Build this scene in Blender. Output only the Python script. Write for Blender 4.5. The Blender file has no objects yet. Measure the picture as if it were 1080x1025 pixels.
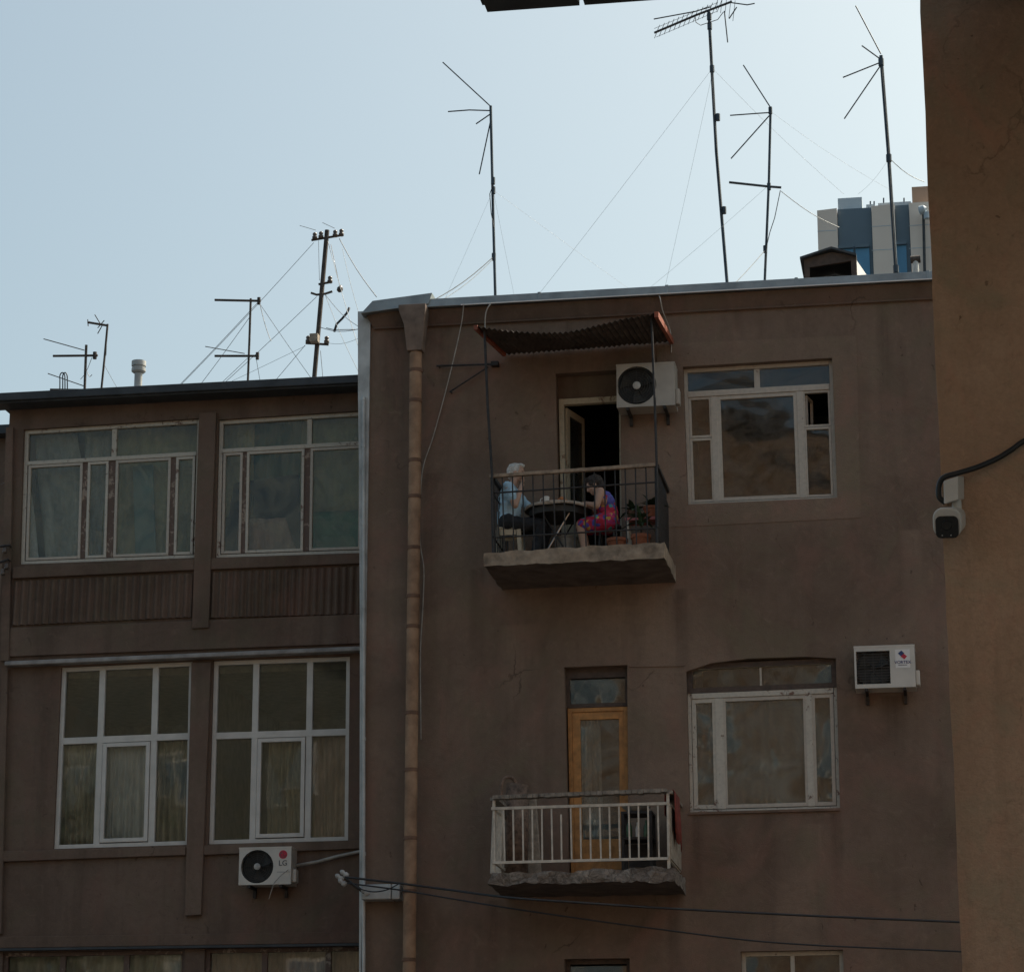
import bpy, bmesh, math, random
from mathutils import Vector, Matrix, noise
from mathutils.geometry import delaunay_2d_cdt
R_ = math.radians
random.seed(11)
scene = bpy.context.scene
COL = scene.collection

# ------------------------------------------------------------------ camera
FPX, PITCH, YAW, CAM = 2876.0, R_(15.3), R_(9.5), Vector((0, -32, 1.7))
_F = Vector((-math.sin(YAW)*math.cos(PITCH), math.cos(YAW)*math.cos(PITCH), math.sin(PITCH)))
_R = Vector((math.cos(YAW), math.sin(YAW), 0))
_U = Vector((math.sin(YAW)*math.sin(PITCH), -math.cos(YAW)*math.sin(PITCH), math.cos(PITCH)))

def P(px, py, Y=0.0):
    """measured photo position -> point of the real plane y = Y"""
    d = _F + _R*((px-540)/FPX) + _U*((512.5-py)/FPX)
    return CAM + d*((Y-CAM.y)/d.y)

cd = bpy.data.cameras.new('Camera'); cam = bpy.data.objects.new('camera', cd); COL.objects.link(cam)
cd.sensor_width = 36; cd.lens = 36*FPX/1080; cd.clip_start = .1; cd.clip_end = 3000
cam.location = CAM
cam.rotation_euler = (math.pi/2+PITCH, 0, YAW)
scene.camera = cam

# ------------------------------------------------------------------ materials
def nt(name):
    m = bpy.data.materials.new(name); m.use_nodes = True
    n = m.node_tree.nodes; n.clear()
    out = n.new('ShaderNodeOutputMaterial')
    return m, n, m.node_tree.links, out

def rgb(c): return (c[0], c[1], c[2], 1)

def tex(n, l, scale, detail=4, rough=.55, vec=None, dist=0):
    t = n.new('ShaderNodeTexNoise'); t.inputs['Scale'].default_value = scale
    t.inputs['Detail'].default_value = detail; t.inputs['Roughness'].default_value = rough
    t.inputs['Distortion'].default_value = dist
    if vec is not None: l.new(vec, t.inputs['Vector'])
    return t.outputs['Fac']

def ramp(n, l, src, lo, hi, a=0., b=1.):
    r = n.new('ShaderNodeMapRange'); r.inputs[1].default_value = lo; r.inputs[2].default_value = hi
    r.inputs[3].default_value = a; r.inputs[4].default_value = b; r.clamp = True
    l.new(src, r.inputs[0]); return r.outputs[0]

def mix(n, l, fac, a, b, mode='MIX'):
    m = n.new('ShaderNodeMix'); m.data_type = 'RGBA'; m.blend_type = mode
    for s, i in ((fac, 0), (a, 6), (b, 7)):
        if hasattr(s, 'is_linked') or hasattr(s, 'links'): l.new(s, m.inputs[i])
        elif i == 0: m.inputs[0].default_value = s
        else: m.inputs[i].default_value = rgb(s)
    return m.outputs[2]

def coords(n, l, scale=None):
    g = n.new('ShaderNodeNewGeometry').outputs['Position']
    if scale is None: return g
    mp = n.new('ShaderNodeMapping'); mp.inputs['Scale'].default_value = scale
    l.new(g, mp.inputs['Vector']); return mp.outputs['Vector']

def bump(n, l, src, strength, dist):
    b = n.new('ShaderNodeBump'); b.inputs['Strength'].default_value = strength
    b.inputs['Distance'].default_value = dist; l.new(src, b.inputs['Height']); return b.outputs['Normal']

def plain(name, c, rough=.6, metal=0., var=.18, scale=9., bmp=.0, c2=None):
    """one colour broken up by two noises"""
    m, n, l, out = nt(name)
    p = n.new('ShaderNodeBsdfPrincipled'); v = coords(n, l)
    f = tex(n, l, scale, 5, .6, v)
    c2 = c2 or tuple(x*(1-2*var) for x in c); c1 = tuple(min(1, x*(1+var)) for x in c)
    l.new(mix(n, l, ramp(n, l, f, .3, .7), c2, c1), p.inputs['Base Color'])
    p.inputs['Roughness'].default_value = rough; p.inputs['Metallic'].default_value = metal
    if bmp: l.new(bump(n, l, tex(n, l, scale*6, 4, .6, v), bmp, .004), p.inputs['Normal'])
    l.new(p.outputs[0], out.inputs[0]); return m

def stucco(name, c, dark, light, fine=1., streak=.35, patch=.5, spots=.2, near=False, drips=()):
    m, n, l, out = nt(name)
    p = n.new('ShaderNodeBsdfPrincipled'); v = coords(n, l)
    big = tex(n, l, .42, 5, .62, v, .6)
    med = tex(n, l, 1.9, 6, .65, v, .9)
    sm = tex(n, l, 14, 6, .7, v)
    grain = tex(n, l, 90*fine, 3, .7, v)
    st = tex(n, l, 1.0, 5, .6, coords(n, l, (3.2, 3.2, .22)))
    col = mix(n, l, ramp(n, l, big, .38, .62), dark, light)
    col = mix(n, l, ramp(n, l, med, .40, .62, 0, patch), col, c)
    col = mix(n, l, ramp(n, l, sm, .45, .75, 0, .22), col, tuple(x*.6 for x in dark))
    col = mix(n, l, ramp(n, l, st, .5, .72, 0, streak), col, tuple(x*.62 for x in dark))
    st2 = tex(n, l, 1.0, 4, .6, coords(n, l, (1.7, 1.7, .3)))
    col = mix(n, l, ramp(n, l, st2, .58, .75, 0, .35), col, tuple(min(1, x*1.18) for x in light))
    k = 2.6 if near else 1.0
    def mth(op, a, b=None):
        q = n.new('ShaderNodeMath'); q.operation = op
        for i, x in enumerate((a, b)):
            if x is None: continue
            if hasattr(x, 'links'): l.new(x, q.inputs[i])
            else: q.inputs[i].default_value = x
        return q.outputs[0]
    sx = n.new('ShaderNodeSeparateXYZ'); l.new(v, sx.inputs[0])
    wob = tex(n, l, 1.0, 3, .6, coords(n, l, (2.5, 2.5, .6)))
    fine_st = tex(n, l, 1.0, 6, .7, coords(n, l, (16, 16, .5)))
    for (dx, dz, dw, dl, st_, bright) in drips:
        ax = mth('ABSOLUTE', mth('SUBTRACT', mth('ADD', sx.outputs[0], mth('MULTIPLY', wob, .25)), dx+.125))
        mx = ramp(n, l, ax, dw*.35, dw, 1, 0)
        mz = mth('MULTIPLY', ramp(n, l, sx.outputs[2], dz-dl, dz-.1*dl, 0, 1), ramp(n, l, sx.outputs[2], dz, dz+.03, 1, 0))
        mk_ = mth('MULTIPLY', mth('MULTIPLY', mx, mz), ramp(n, l, fine_st, .3, .62, st_*.35, st_))
        col = mix(n, l, mk_, col, tuple(min(1, x*1.4) for x in light) if bright else tuple(x*.42 for x in dark))
    # hairline cracks: edges of large distorted cells, only here and there
    dn = n.new('ShaderNodeTexNoise'); dn.inputs['Scale'].default_value = 2.2*k; dn.inputs['Detail'].default_value = 5; l.new(v, dn.inputs['Vector'])
    vm = n.new('ShaderNodeVectorMath'); vm.operation = 'MULTIPLY_ADD'; l.new(dn.outputs['Color'], vm.inputs[0]); vm.inputs[1].default_value = (.55/k, .55/k, .55/k); l.new(coords(n, l, (1, 1, .55)), vm.inputs[2])
    ce = n.new('ShaderNodeTexVoronoi'); ce.feature = 'DISTANCE_TO_EDGE'; ce.inputs['Scale'].default_value = .62*k; l.new(vm.outputs[0], ce.inputs['Vector'])
    where = tex(n, l, .9*k, 4, .6, v)
    crk = mth('MULTIPLY', ramp(n, l, ce.outputs['Distance'], .002, .007, 1, 0), ramp(n, l, where, .53, .64, 0, .5 if near else .7))
    col = mix(n, l, crk, col, tuple(x*.38 for x in dark))
    # small pits and chips
    ch = n.new('ShaderNodeTexVoronoi'); ch.inputs['Scale'].default_value = 5.5*k; l.new(vm.outputs[0], ch.inputs['Vector'])
    chn = tex(n, l, 30*k, 3, .6, v)
    cm = mth('MULTIPLY', ramp(n, l, mth('ADD', ch.outputs['Distance'], mth('MULTIPLY', chn, .16)), .13, .17, 1, 0), ramp(n, l, where, .44, .56, 0, .75))
    col = mix(n, l, cm, col, tuple(x*.5 for x in dark))
    gr = tex(n, l, 55, 4, .75, v)
    col = mix(n, l, ramp(n, l, gr, .3, .75, 0, .45), col, tuple(x*.62 for x in c))
    h1 = tex(n, l, 1.1*k, 5, .65, v, 1.0); h2 = tex(n, l, .8*k, 6, .7, coords(n, l, (1.3, 1.3, .8)), .8)
    lum = sum(c)/3
    col = mix(n, l, ramp(n, l, h1, .50, .68, 0, .55), col, (lum*1.05, lum*.86, lum*.56))
    col = mix(n, l, ramp(n, l, h2, .50, .66, 0, .55), col, (c[0]*1.12, c[1]*.90, c[2]*.92))
    h3 = tex(n, l, 5.5*k, 7, .75, v, 1.5)
    col = mix(n, l, ramp(n, l, h3, .54, .70, 0, .6 if near else .4), col, tuple(x*.6 for x in c))
    col = mix(n, l, ramp(n, l, h3, .44, .30, 0, .35), col, tuple(min(1, x*1.35) for x in c))
    w = n.new('ShaderNodeTexVoronoi'); w.inputs['Scale'].default_value = 7.0 if near else 2.3; l.new(v, w.inputs['Vector'])
    col = mix(n, l, ramp(n, l, w.outputs['Distance'], .0, .055, spots, 0), col, tuple(x*.4 for x in dark))
    l.new(col, p.inputs['Base Color']); p.inputs['Roughness'].default_value = .93
    p.inputs['Specular IOR Level'].default_value = .2
    grain = mth('SUBTRACT', grain, mth('MULTIPLY', cm, 1.5))
    add = n.new('ShaderNodeMath'); add.operation = 'ADD'; l.new(grain, add.inputs[0])
    m2 = n.new('ShaderNodeMath'); m2.operation = 'MULTIPLY'; m2.inputs[1].default_value = 3; l.new(med, m2.inputs[0])
    l.new(m2.outputs[0], add.inputs[1])
    l.new(bump(n, l, add.outputs[0], .55, .012), p.inputs['Normal'])
    l.new(p.outputs[0], out.inputs[0]); return m

def flaky(name, paint, wood, amount=.5, scale=11.):
    m, n, l, out = nt(name)
    p = n.new('ShaderNodeBsdfPrincipled'); v = coords(n, l)
    f = tex(n, l, scale, 8, .72, v, .5)
    g = tex(n, l, 2.2, 3, .6, v)
    add = n.new('ShaderNodeMath'); add.operation = 'ADD'; l.new(f, add.inputs[0])
    hm = n.new('ShaderNodeMath'); hm.operation = 'MULTIPLY'; hm.inputs[1].default_value = .5; l.new(g, hm.inputs[0])
    l.new(hm.outputs[0], add.inputs[1])
    t = .98 - .42*amount
    mask = ramp(n, l, add.outputs[0], t-.02, t+.02)
    dirt = mix(n, l, ramp(n, l, tex(n, l, 25, 5, .6, v), .4, .75, 0, .5), paint, tuple(x*.62 for x in paint))
    l.new(mix(n, l, mask, dirt, wood), p.inputs['Base Color'])
    p.inputs['Roughness'].default_value = .75
    l.new(bump(n, l, mask, .5, -.004), p.inputs['Normal'])
    l.new(p.outputs[0], out.inputs[0]); return m

def glass(name, wave=.3, dust_haze=.06, tint=(.9, .95, .93), dust_hazec=(.35, .36, .33), boost=1.0, scale=1.6):
    m, n, l, out = nt(name); v = coords(n, l)
    tr = n.new('ShaderNodeBsdfTransparent'); tr.inputs[0].default_value = rgb(tint)
    gl = n.new('ShaderNodeBsdfGlossy'); gl.inputs['Roughness'].default_value = .015
    nz = tex(n, l, scale, 2, .5, v, .3)
    bp = bump(n, l, nz, wave, .05); l.new(bp, gl.inputs['Normal'])
    fr = n.new('ShaderNodeFresnel'); fr.inputs['IOR'].default_value = 1.52; l.new(bp, fr.inputs['Normal'])
    mu = n.new('ShaderNodeMath'); mu.operation = 'MULTIPLY'; mu.inputs[1].default_value = boost; l.new(fr.outputs[0], mu.inputs[0])
    ms = n.new('ShaderNodeMixShader'); l.new(mu.outputs[0], ms.inputs[0]); l.new(tr.outputs[0], ms.inputs[1]); l.new(gl.outputs[0], ms.inputs[2])
    df = n.new('ShaderNodeBsdfDiffuse'); df.inputs[0].default_value = rgb(dust_hazec)
    ms2 = n.new('ShaderNodeMixShader')
    dz = tex(n, l, 1.9, 7, .65, v, 1.6)
    l.new(ramp(n, l, dz, .36, .64, dust_haze*.25, dust_haze*2.0), ms2.inputs[0])  # patchy film: part grime, part imitated hazy reflection
    l.new(ms.outputs[0], ms2.inputs[1]); l.new(df.outputs[0], ms2.inputs[2])
    l.new(ms2.outputs[0], out.inputs[0]); return m

def cloth(name, c, c2=None, trans=.25, scale=8.):
    m, n, l, out = nt(name); v = coords(n, l, (1, 1, .25))
    d = n.new('ShaderNodeBsdfDiffuse'); t = n.new('ShaderNodeBsdfTranslucent')
    f = mix(n, l, ramp(n, l, tex(n, l, scale, 4, .6, v), .35, .65), c2 or tuple(x*.7 for x in c), c)
    l.new(f, d.inputs[0]); l.new(f, t.inputs[0])
    ms = n.new('ShaderNodeMixShader'); ms.inputs[0].default_value = trans
    l.new(d.outputs[0], ms.inputs[1]); l.new(t.outputs[0], ms.inputs[2]); l.new(ms.outputs[0], out.inputs[0]); return m

def floral(name):
    m, n, l, out = nt(name); v = coords(n, l)
    p = n.new('ShaderNodeBsdfPrincipled'); p.inputs['Roughness'].default_value = .85
    vo = n.new('ShaderNodeTexVoronoi'); vo.inputs['Scale'].default_value = 24; l.new(v, vo.inputs['Vector'])
    cr = n.new('ShaderNodeValToRGB'); cr.color_ramp.interpolation = 'CONSTANT'
    e = cr.color_ramp.elements; e[0].color = (.42, .02, .05, 1); e[1].position = .3; e[1].color = (.07, .07, .32, 1)
    for pos, c in ((.45, (.42, .03, .10, 1)), (.62, (.5, .30, .06, 1)), (.68, (.40, .02, .05, 1)), (.84, (.06, .3, .33, 1)), (.9, (.36, .03, .15, 1))):
        k = e.new(pos); k.color = c
    sp = n.new('ShaderNodeSeparateColor'); l.new(vo.outputs['Color'], sp.inputs[0]); l.new(sp.outputs[0], cr.inputs[0])
    l.new(cr.outputs[0], p.inputs['Base Color']); l.new(p.outputs[0], out.inputs[0]); return m

def rubble(name):
    m, n, l, out = nt(name); v = coords(n, l)
    p = n.new('ShaderNodeBsdfPrincipled'); p.inputs['Roughness'].default_value = .95
    a = tex(n, l, 11, 6, .7, v, 1.2); b = tex(n, l, 3.5, 4, .6, v)
    col = mix(n, l, ramp(n, l, a, .4, .62), (.07, .055, .045), (.33, .28, .24))
    col = mix(n, l, ramp(n, l, b, .45, .62, 0, .7), col, (.17, .125, .1))
    sh = n.new('ShaderNodeVectorMath'); sh.operation = 'MULTIPLY_ADD'; dn = n.new('ShaderNodeTexNoise'); dn.inputs['Scale'].default_value = 6; l.new(v, dn.inputs['Vector'])
    l.new(dn.outputs['Color'], sh.inputs[0]); sh.inputs[1].default_value = (.16, .16, .16); l.new(coords(n, l, (1, 1, 1.7)), sh.inputs[2])
    vc = n.new('ShaderNodeTexVoronoi'); vc.inputs['Scale'].default_value = 7.5; l.new(sh.outputs[0], vc.inputs['Vector'])
    ve = n.new('ShaderNodeTexVoronoi'); ve.feature = 'DISTANCE_TO_EDGE'; ve.inputs['Scale'].default_value = 7.5; l.new(sh.outputs[0], ve.inputs['Vector'])
    sp = n.new('ShaderNodeSeparateColor'); l.new(vc.outputs['Color'], sp.inputs[0])
    stone = mix(n, l, sp.outputs[0], (.10, .075, .055), (.44, .38, .31))
    col = mix(n, l, .3, col, stone)
    col = mix(n, l, ramp(n, l, ve.outputs['Distance'], 0., .06, .5, 0), col, (.035, .028, .022))
    l.new(col, p.inputs['Base Color']); l.new(bump(n, l, a, .9, .03), p.inputs['Normal'])
    l.new(p.outputs[0], out.inputs[0]); return m

M = {}
DR = []
for px_, py_, w_, l_, st_, b_ in ((735, 862, .10, 1.0, .7, 0), (880, 858, .09, 1.3, .75, 0), (806, 860, .16, .8, .45, 0), (690, 585, .28, 2.2, .5, 1), (655, 640, .2, 1.6, .4, 1), (505, 600, .12, 1.5, .6, 0), (718, 622, .10, 1.1, .7, 0),
        (940, 735, .2, 1.0, .55, 0), (470, 346, .09, 1.2, .6, 0), (600, 340, .07, .7, .5, 0), (780, 326, .08, .6, .5, 0), (930, 316, .12, 2.4, .55, 0), (455, 500, .16, 3.5, .5, 0), (415, 350, .18, 3.0, .5, 0),
        (545, 660, .3, 1.8, .4, 1), (860, 870, .2, 1.4, .35, 1), (712, 945, .12, 1.3, .6, 0), (520, 950, .12, 1.4, .6, 0), (960, 560, .15, 1.2, .4, 1)):
    p_ = P(px_, py_); DR.append((p_.x, p_.z, w_, l_, st_, b_))
M['brown'] = stucco('brown stucco', (.231, .160, .118), (.156, .107, .079), (.277, .194, .143), drips=DR)
M['patch'] = stucco('smoother brown plaster', (.248, .173, .127), (.202, .141, .103), (.277, .194, .143), streak=.25)
M['brown2'] = stucco('faded brown stucco', (.182, .125, .093), (.122, .083, .062), (.218, .151, .113), streak=.55)
M['ochre'] = stucco('rough ochre render', (.50, .312, .198), (.35, .208, .128), (.58, .375, .25), fine=.7, spots=.6, streak=.5, near=True)
M['far_ochre'] = stucco('sunlit ochre render', (.27, .165, .10), (.2, .12, .07), (.3, .19, .115))
M['far_pale'] = stucco('pale far render', (.2, .19, .14), (.14, .135, .1), (.23, .215, .165))
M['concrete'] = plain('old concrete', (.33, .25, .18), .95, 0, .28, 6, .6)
M['soffit'] = plain('shade darkened soffit', (.14, .105, .085), .95, 0, .25, 4, .4)  # shade under the slabs put into the colour of their undersides
M['rubble'] = rubble('broken concrete edge')
M['roofmetal'] = plain('grey roofing metal', (.30, .33, .34), .45, .55, .15, 3)
M['roofdark'] = plain('dark roof edge metal', (.055, .06, .065), .6, .3, .2, 4)
M['tar'] = plain('roof felt', (.05, .05, .05), .95)
M['flash'] = plain('weathered pale metal', (.50, .50, .48), .5, .2, .18, 3)
M['gutter'] = plain('pale gutter metal', (.33, .30, .28), .6, .2, .2, 5)
M['rustpipe'] = plain('rusty painted pipe', (.35, .215, .13), .8, .05, .2, 5, .4, (.21, .12, .07))
M['collar'] = plain('rusty collar', (.20, .11, .07), .85, .1, .2, 9, .3)
M['hopper'] = plain('stained brown metal', (.21, .15, .115), .7, .3, .2, 6)
M['oldwhite'] = flaky('flaking white paint', (.50, .44, .37), (.2, .12, .085), .04, 16)
M['oldwhite2'] = flaky('badly flaking white paint', (.55, .50, .42), (.17, .095, .07), .24, 16)
M['barewood'] = flaky('bare dark wood', (.36, .28, .22), (.13, .085, .065), .72, 14)
M['darkwood'] = plain('dark stained wood', (.09, .06, .045), .7, 0, .2, 14)
M['upvc'] = plain('white plastic frame', (.60, .56, .51), .4, 0, .06, 6)
M['ochrewood'] = plain('ochre varnished wood', (.47, .215, .06), .55, 0, .2, 10)
M['cream'] = flaky('cream paint', (.50, .42, .30), (.22, .14, .09), .25)
M['glass_old'] = glass('old wavy glass', .13, .09, boost=1.0, scale=1.3, dust_hazec=(.34, .31, .27), tint=(.96, .97, .95))
M['glass_left'] = glass('dusty pane with painted haze', .12, .12, dust_hazec=(.42, .40, .30), boost=.6, tint=(.97, .98, .95))  # uneven film, partly grime, also painted in for hazy reflections
M['glass_new'] = glass('clean glass', .035, .03, boost=.95, scale=1.0, tint=(.97, .98, .96))
M['glass_dirty'] = glass('dirty glass', .16, .15, dust_hazec=(.36, .38, .34), boost=1.1, scale=1.4, tint=(.96, .97, .95))
M['inside'] = plain('dim room paint', (.22, .2, .17), .9)
M['insidedark'] = plain('unlit room black', (.035, .033, .03), .9)  # near-black colour standing in for the darkness of unlit interiors
M['iron'] = plain('dark iron', (.045, .04, .038), .6, .4, .25, 12)
M['ironlight'] = plain('beige painted iron', (.60, .53, .44), .6, .1, .15, 12)
M['railwood'] = plain('weathered handrail wood', (.32, .23, .16), .8, 0, .25, 14, .3)
M['plank'] = plain('grey plank', (.28, .235, .19), .85, 0, .3, 12, .3)
M['mast'] = plain('antenna steel', (.055, .07, .085), .45, .6, .25, 3)
M['mastrust'] = plain('rusty antenna steel', (.085, .068, .058), .7, .4, .3, 6)
M['wire'] = plain('dark wire', (.03, .03, .032), .6)
M['guy'] = plain('galvanised wire', (.20, .21, .22), .5, .5)
M['paleguy'] = plain('pale thin wire', (.5, .52, .52), .6)
M['palewire'] = plain('pale cable', (.42, .38, .33), .6)
M['rustsheet'] = plain('rusty corrugated sheet', (.10, .075, .06), .8, .2, .3, 6, .2)
M['rustred'] = plain('orange red rusty paint', (.31, .075, .034), .75, 0, .3, 10, .2, (.14, .05, .03))
M['acwhite'] = plain('aged white enamel', (.58, .54, .48), .45, 0, .06, 4)
M['acgrey'] = plain('grey enamel', (.40, .36, .31), .5, 0, .08, 5)
M['black'] = plain('black plastic', (.018, .018, .018), .5)
M['darkgrille'] = plain('dark grille', (.045, .043, .038), .55)
M['hub'] = plain('grey hub', (.45, .43, .4), .5)
M['red'] = plain('red print', (.52, .02, .05), .5, 0, .03)
M['greyprint'] = plain('grey print', (.10, .10, .11), .6, 0, .03)
M['blueprint'] = plain('blue print', (.03, .05, .16), .6, 0, .03)
M['sticker'] = plain('white sticker', (.72, .69, .66), .5, 0, .03)
M['porcelain'] = plain('brown glazed insulator', (.09, .065, .05), .3)
M['skin'] = plain('skin', (.50, .30, .21), .6, 0, .06, 14)
M['whitehair'] = plain('white hair', (.62, .58, .53), .9, 0, .2, 40, .5)
M['darkhair'] = plain('dark brown hair', (.045, .032, .025), .8, 0, .3, 40, .5)
M['shirt'] = plain('pale blue cotton', (.42, .58, .68), .9, 0, .1, 12)
M['trouser'] = plain('black cotton', (.022, .022, .025), .9, 0, .2, 12)
M['shoe'] = plain('dark leather', (.03, .025, .02), .6)
M['dress'] = floral('floral cotton')
M['dressblue'] = plain('blue violet cotton', (.11, .11, .42), .9, 0, .15, 14)
M['stool'] = plain('cream plastic', (.52, .42, .29), .5, 0, .08)
M['tabletop'] = plain('black table laminate', (.03, .028, .026), .5)
M['lace'] = plain('pale table cloth', (.50, .43, .36), .9, 0, .2, 30)
M['chrome'] = plain('steel tube', (.5, .5, .48), .3, .9)
M['mug'] = plain('white ceramic', (.75, .72, .66), .3, 0, .05)
M['food'] = plain('orange food', (.55, .2, .07), .7, 0, .3, 40)
M['terracotta'] = plain('terracotta', (.34, .12, .06), .85, 0, .15, 12)
M['soil'] = plain('potting soil', (.04, .03, .022), .95)
M['leaf'] = plain('dark green leaf', (.045, .085, .04), .55, 0, .3, 20)
M['treeleaf'] = plain('tree leaf', (.07, .11, .04), .6, 0, .35, 3)
M['bark'] = plain('bark', (.12, .09, .065), .95, 0, .3, 8, .5)
M['redpaint'] = plain('faded red paint', (.60, .17, .16), .7, 0, .2, 14)
M['redcloth'] = plain('dark red cloth', (.22, .045, .032), .95, 0, .25, 9)
M['rug'] = plain('brown rug', (.19, .125, .09), .95, 0, .3, 18, .4)
M['rugpale'] = plain('pale rug backing', (.36, .30, .235), .95, 0, .2, 14, .4)
M['bucket'] = plain('grey plastic', (.45, .44, .4), .5)
M['bottle'] = plain('green glass bottle', (.07, .14, .07), .25)
M['towerstone'] = plain('pale tower cladding', (.80, .68, .58), .8, 0, .03, .4)
M['towerblue'] = plain('slate blue cladding', (.13, .18, .22), .6, 0, .05, .4)
M['towerglass'] = plain('blue tower glazing', (.09, .26, .42), .3, 0, .1, .3)
M['towergrey'] = plain('grey plant room metal', (.46, .53, .58), .6, 0, .05, .4)
M['towerbrown'] = plain('brown tower cladding', (.42, .29, .21), .8, 0, .06, .4)
M['asphalt'] = plain('asphalt', (.038, .037, .036), .95, 0, .2, 2, .3)
M['cur_cream'] = cloth('cream curtain', (.64, .57, .44), (.36, .31, .23))
M['cur_white'] = cloth('white net curtain', (.82, .82, .80), (.6, .6, .59))
M['cur_olive'] = cloth('olive curtain', (.46, .40, .28), (.22, .19, .13))
M['cur_pink'] = cloth('pinkish curtain', (.56, .41, .33), (.32, .22, .17))
M['cur_grey'] = cloth('grey curtain', (.54, .55, .52), (.3, .31, .29))
M['cur_yel'] = cloth('yellowish drape', (.5, .47, .27), (.3, .29, .19))
M['cur_green'] = cloth('dark green cloth', (.07, .16, .10), (.04, .09, .06))
M['cur_dim'] = cloth('dim grey net', (.36, .38, .36), (.17, .18, .17), scale=2.2)
M['boardgreen'] = plain('green board', (.06, .19, .09), .8, 0, .2, 4)
M['boardteal'] = plain('teal sheet', (.12, .22, .22), .7, 0, .2, 3)
M['camwhite'] = plain('white camera plastic', (.60, .57, .52), .35, 0, .04)
M['lens'] = plain('black camera glass', (.008, .009, .010), .12)

# ------------------------------------------------------------------ mesh builder
ORG = {}
class MB:
    def __init__(s): s.v = []; s.f = []; s.mi = []
    def add(s, vs, fs, mi=0):
        b = len(s.v); s.v += [Vector(v) for v in vs]
        for f in fs: s.f.append([b+i for i in f]); s.mi.append(mi)
        return s
    def hexa(s, q, y0, y1, mi=0):
        """q: four (x,z) corners bl,br,tr,tl -> solid between y0 and y1"""
        vs = [(a[0], y0, a[1]) for a in q]+[(a[0], y1, a[1]) for a in q]
        return s.add(vs, [(0, 1, 2, 3), (7, 6, 5, 4), (4, 5, 1, 0), (5, 6, 2, 1), (6, 7, 3, 2), (7, 4, 0, 3)], mi)
    def box(s, x0, x1, y0, y1, z0, z1, mi=0):
        return s.hexa([(x0, z0), (x1, z0), (x1, z1), (x0, z1)], y0, y1, mi)
    def obox(s, c, sx, sy, sz, mat3, mi=0):
        vs = [Vector(c)+mat3@Vector((x*sx/2, y*sy/2, z*sz/2)) for x, y, z in
              ((-1, -1, -1), (1, -1, -1), (1, -1, 1), (-1, -1, 1), (-1, 1, -1), (1, 1, -1), (1, 1, 1), (-1, 1, 1))]
        return s.add(vs, [(0, 1, 2, 3), (7, 6, 5, 4), (4, 5, 1, 0), (5, 6, 2, 1), (6, 7, 3, 2), (7, 4, 0, 3)], mi)
    def tube(s, pts, r, n=8, mi=0, cap=True):
        pts = [Vector(p) for p in pts]; rs = r if isinstance(r, (list, tuple)) else [r]*len(pts)
        b = len(s.v); up = None
        for i, p in enumerate(pts):
            t = (pts[min(i+1, len(pts)-1)]-pts[max(i-1, 0)]).normalized()
            if up is None:
                up = Vector((0, 0, 1)) if abs(t.z) < .9 else Vector((0, 1, 0))
            a = t.cross(up).normalized(); c = a.cross(t).normalized(); up = c
            for k in range(n):
                w = 2*math.pi*k/n
                s.v.append(p+(a*math.cos(w)+c*math.sin(w))*rs[i])
        for i in range(len(pts)-1):
            for k in range(n):
                s.f.append([b+i*n+k, b+i*n+(k+1) % n, b+(i+1)*n+(k+1) % n, b+(i+1)*n+k]); s.mi.append(mi)
        if cap:
            s.f.append([b+k for k in range(n)][::-1]); s.mi.append(mi)
            e = b+(len(pts)-1)*n; s.f.append([e+k for k in range(n)]); s.mi.append(mi)
        return s
    def lathe(s, c, axis, prof, n=24, mi=0):
        """prof: list of (radius, offset along axis)"""
        c = Vector(c); ax = Vector(axis).normalized()
        a = ax.orthogonal().normalized(); d = ax.cross(a); b = len(s.v)
        for r, h in prof:
            for k in range(n):
                w = 2*math.pi*k/n; s.v.append(c+ax*h+(a*math.cos(w)+d*math.sin(w))*max(r, 1e-4))
        for i in range(len(prof)-1):
            for k in range(n):
                s.f.append([b+i*n+k, b+i*n+(k+1) % n, b+(i+1)*n+(k+1) % n, b+(i+1)*n+k]); s.mi.append(mi)
        s.f.append([b+k for k in range(n)][::-1]); s.mi.append(mi)
        e = b+(len(prof)-1)*n; s.f.append([e+k for k in range(n)]); s.mi.append(mi)
        return s
    def build(s, name, mat, parent=None, origin=None, smooth=False, bevel=0):
        if origin is None:
            if parent is not None and len(s.v):
                n = len(s.v); origin = sum(s.v, Vector())/n
            else:
                n = len(s.v); cen = sum(s.v, Vector())/n
                origin = Vector((cen.x, cen.y, min(v.z for v in s.v)))
        origin = Vector(origin)
        me = bpy.data.meshes.new(name)
        me.from_pydata([v-origin for v in s.v], [], s.f)
        for m in (mat if isinstance(mat, (list, tuple)) else [mat]): me.materials.append(m)
        if any(s.mi): me.polygons.foreach_set('material_index', s.mi)
        bm = bmesh.new(); bm.from_mesh(me); bmesh.ops.recalc_face_normals(bm, faces=bm.faces); bm.to_mesh(me); bm.free()
        if smooth:
            me.polygons.foreach_set('use_smooth', [True]*len(me.polygons))
        me.update()
        o = bpy.data.objects.new(name, me); COL.objects.link(o)
        place(o, origin, parent)
        if smooth == 'auto':
            me.set_sharp_from_angle(angle=R_(40))
        if bevel:
            b = o.modifiers.new('bevel', 'BEVEL'); b.width = bevel; b.segments = 2; b.limit_method = 'ANGLE'
        return o

def place(o, origin, parent):
    ORG[o.name] = Vector(origin)
    if parent is not None:
        o.parent = parent; o.location = Vector(origin)-ORG[parent.name]
    else: o.location = origin

def tag(o, label=None, cat=None, group=None, kind=None):
    if label: o['label'] = label
    if cat: o['category'] = cat
    if group: o['group'] = group
    if kind: o['kind'] = kind
    return o

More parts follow.
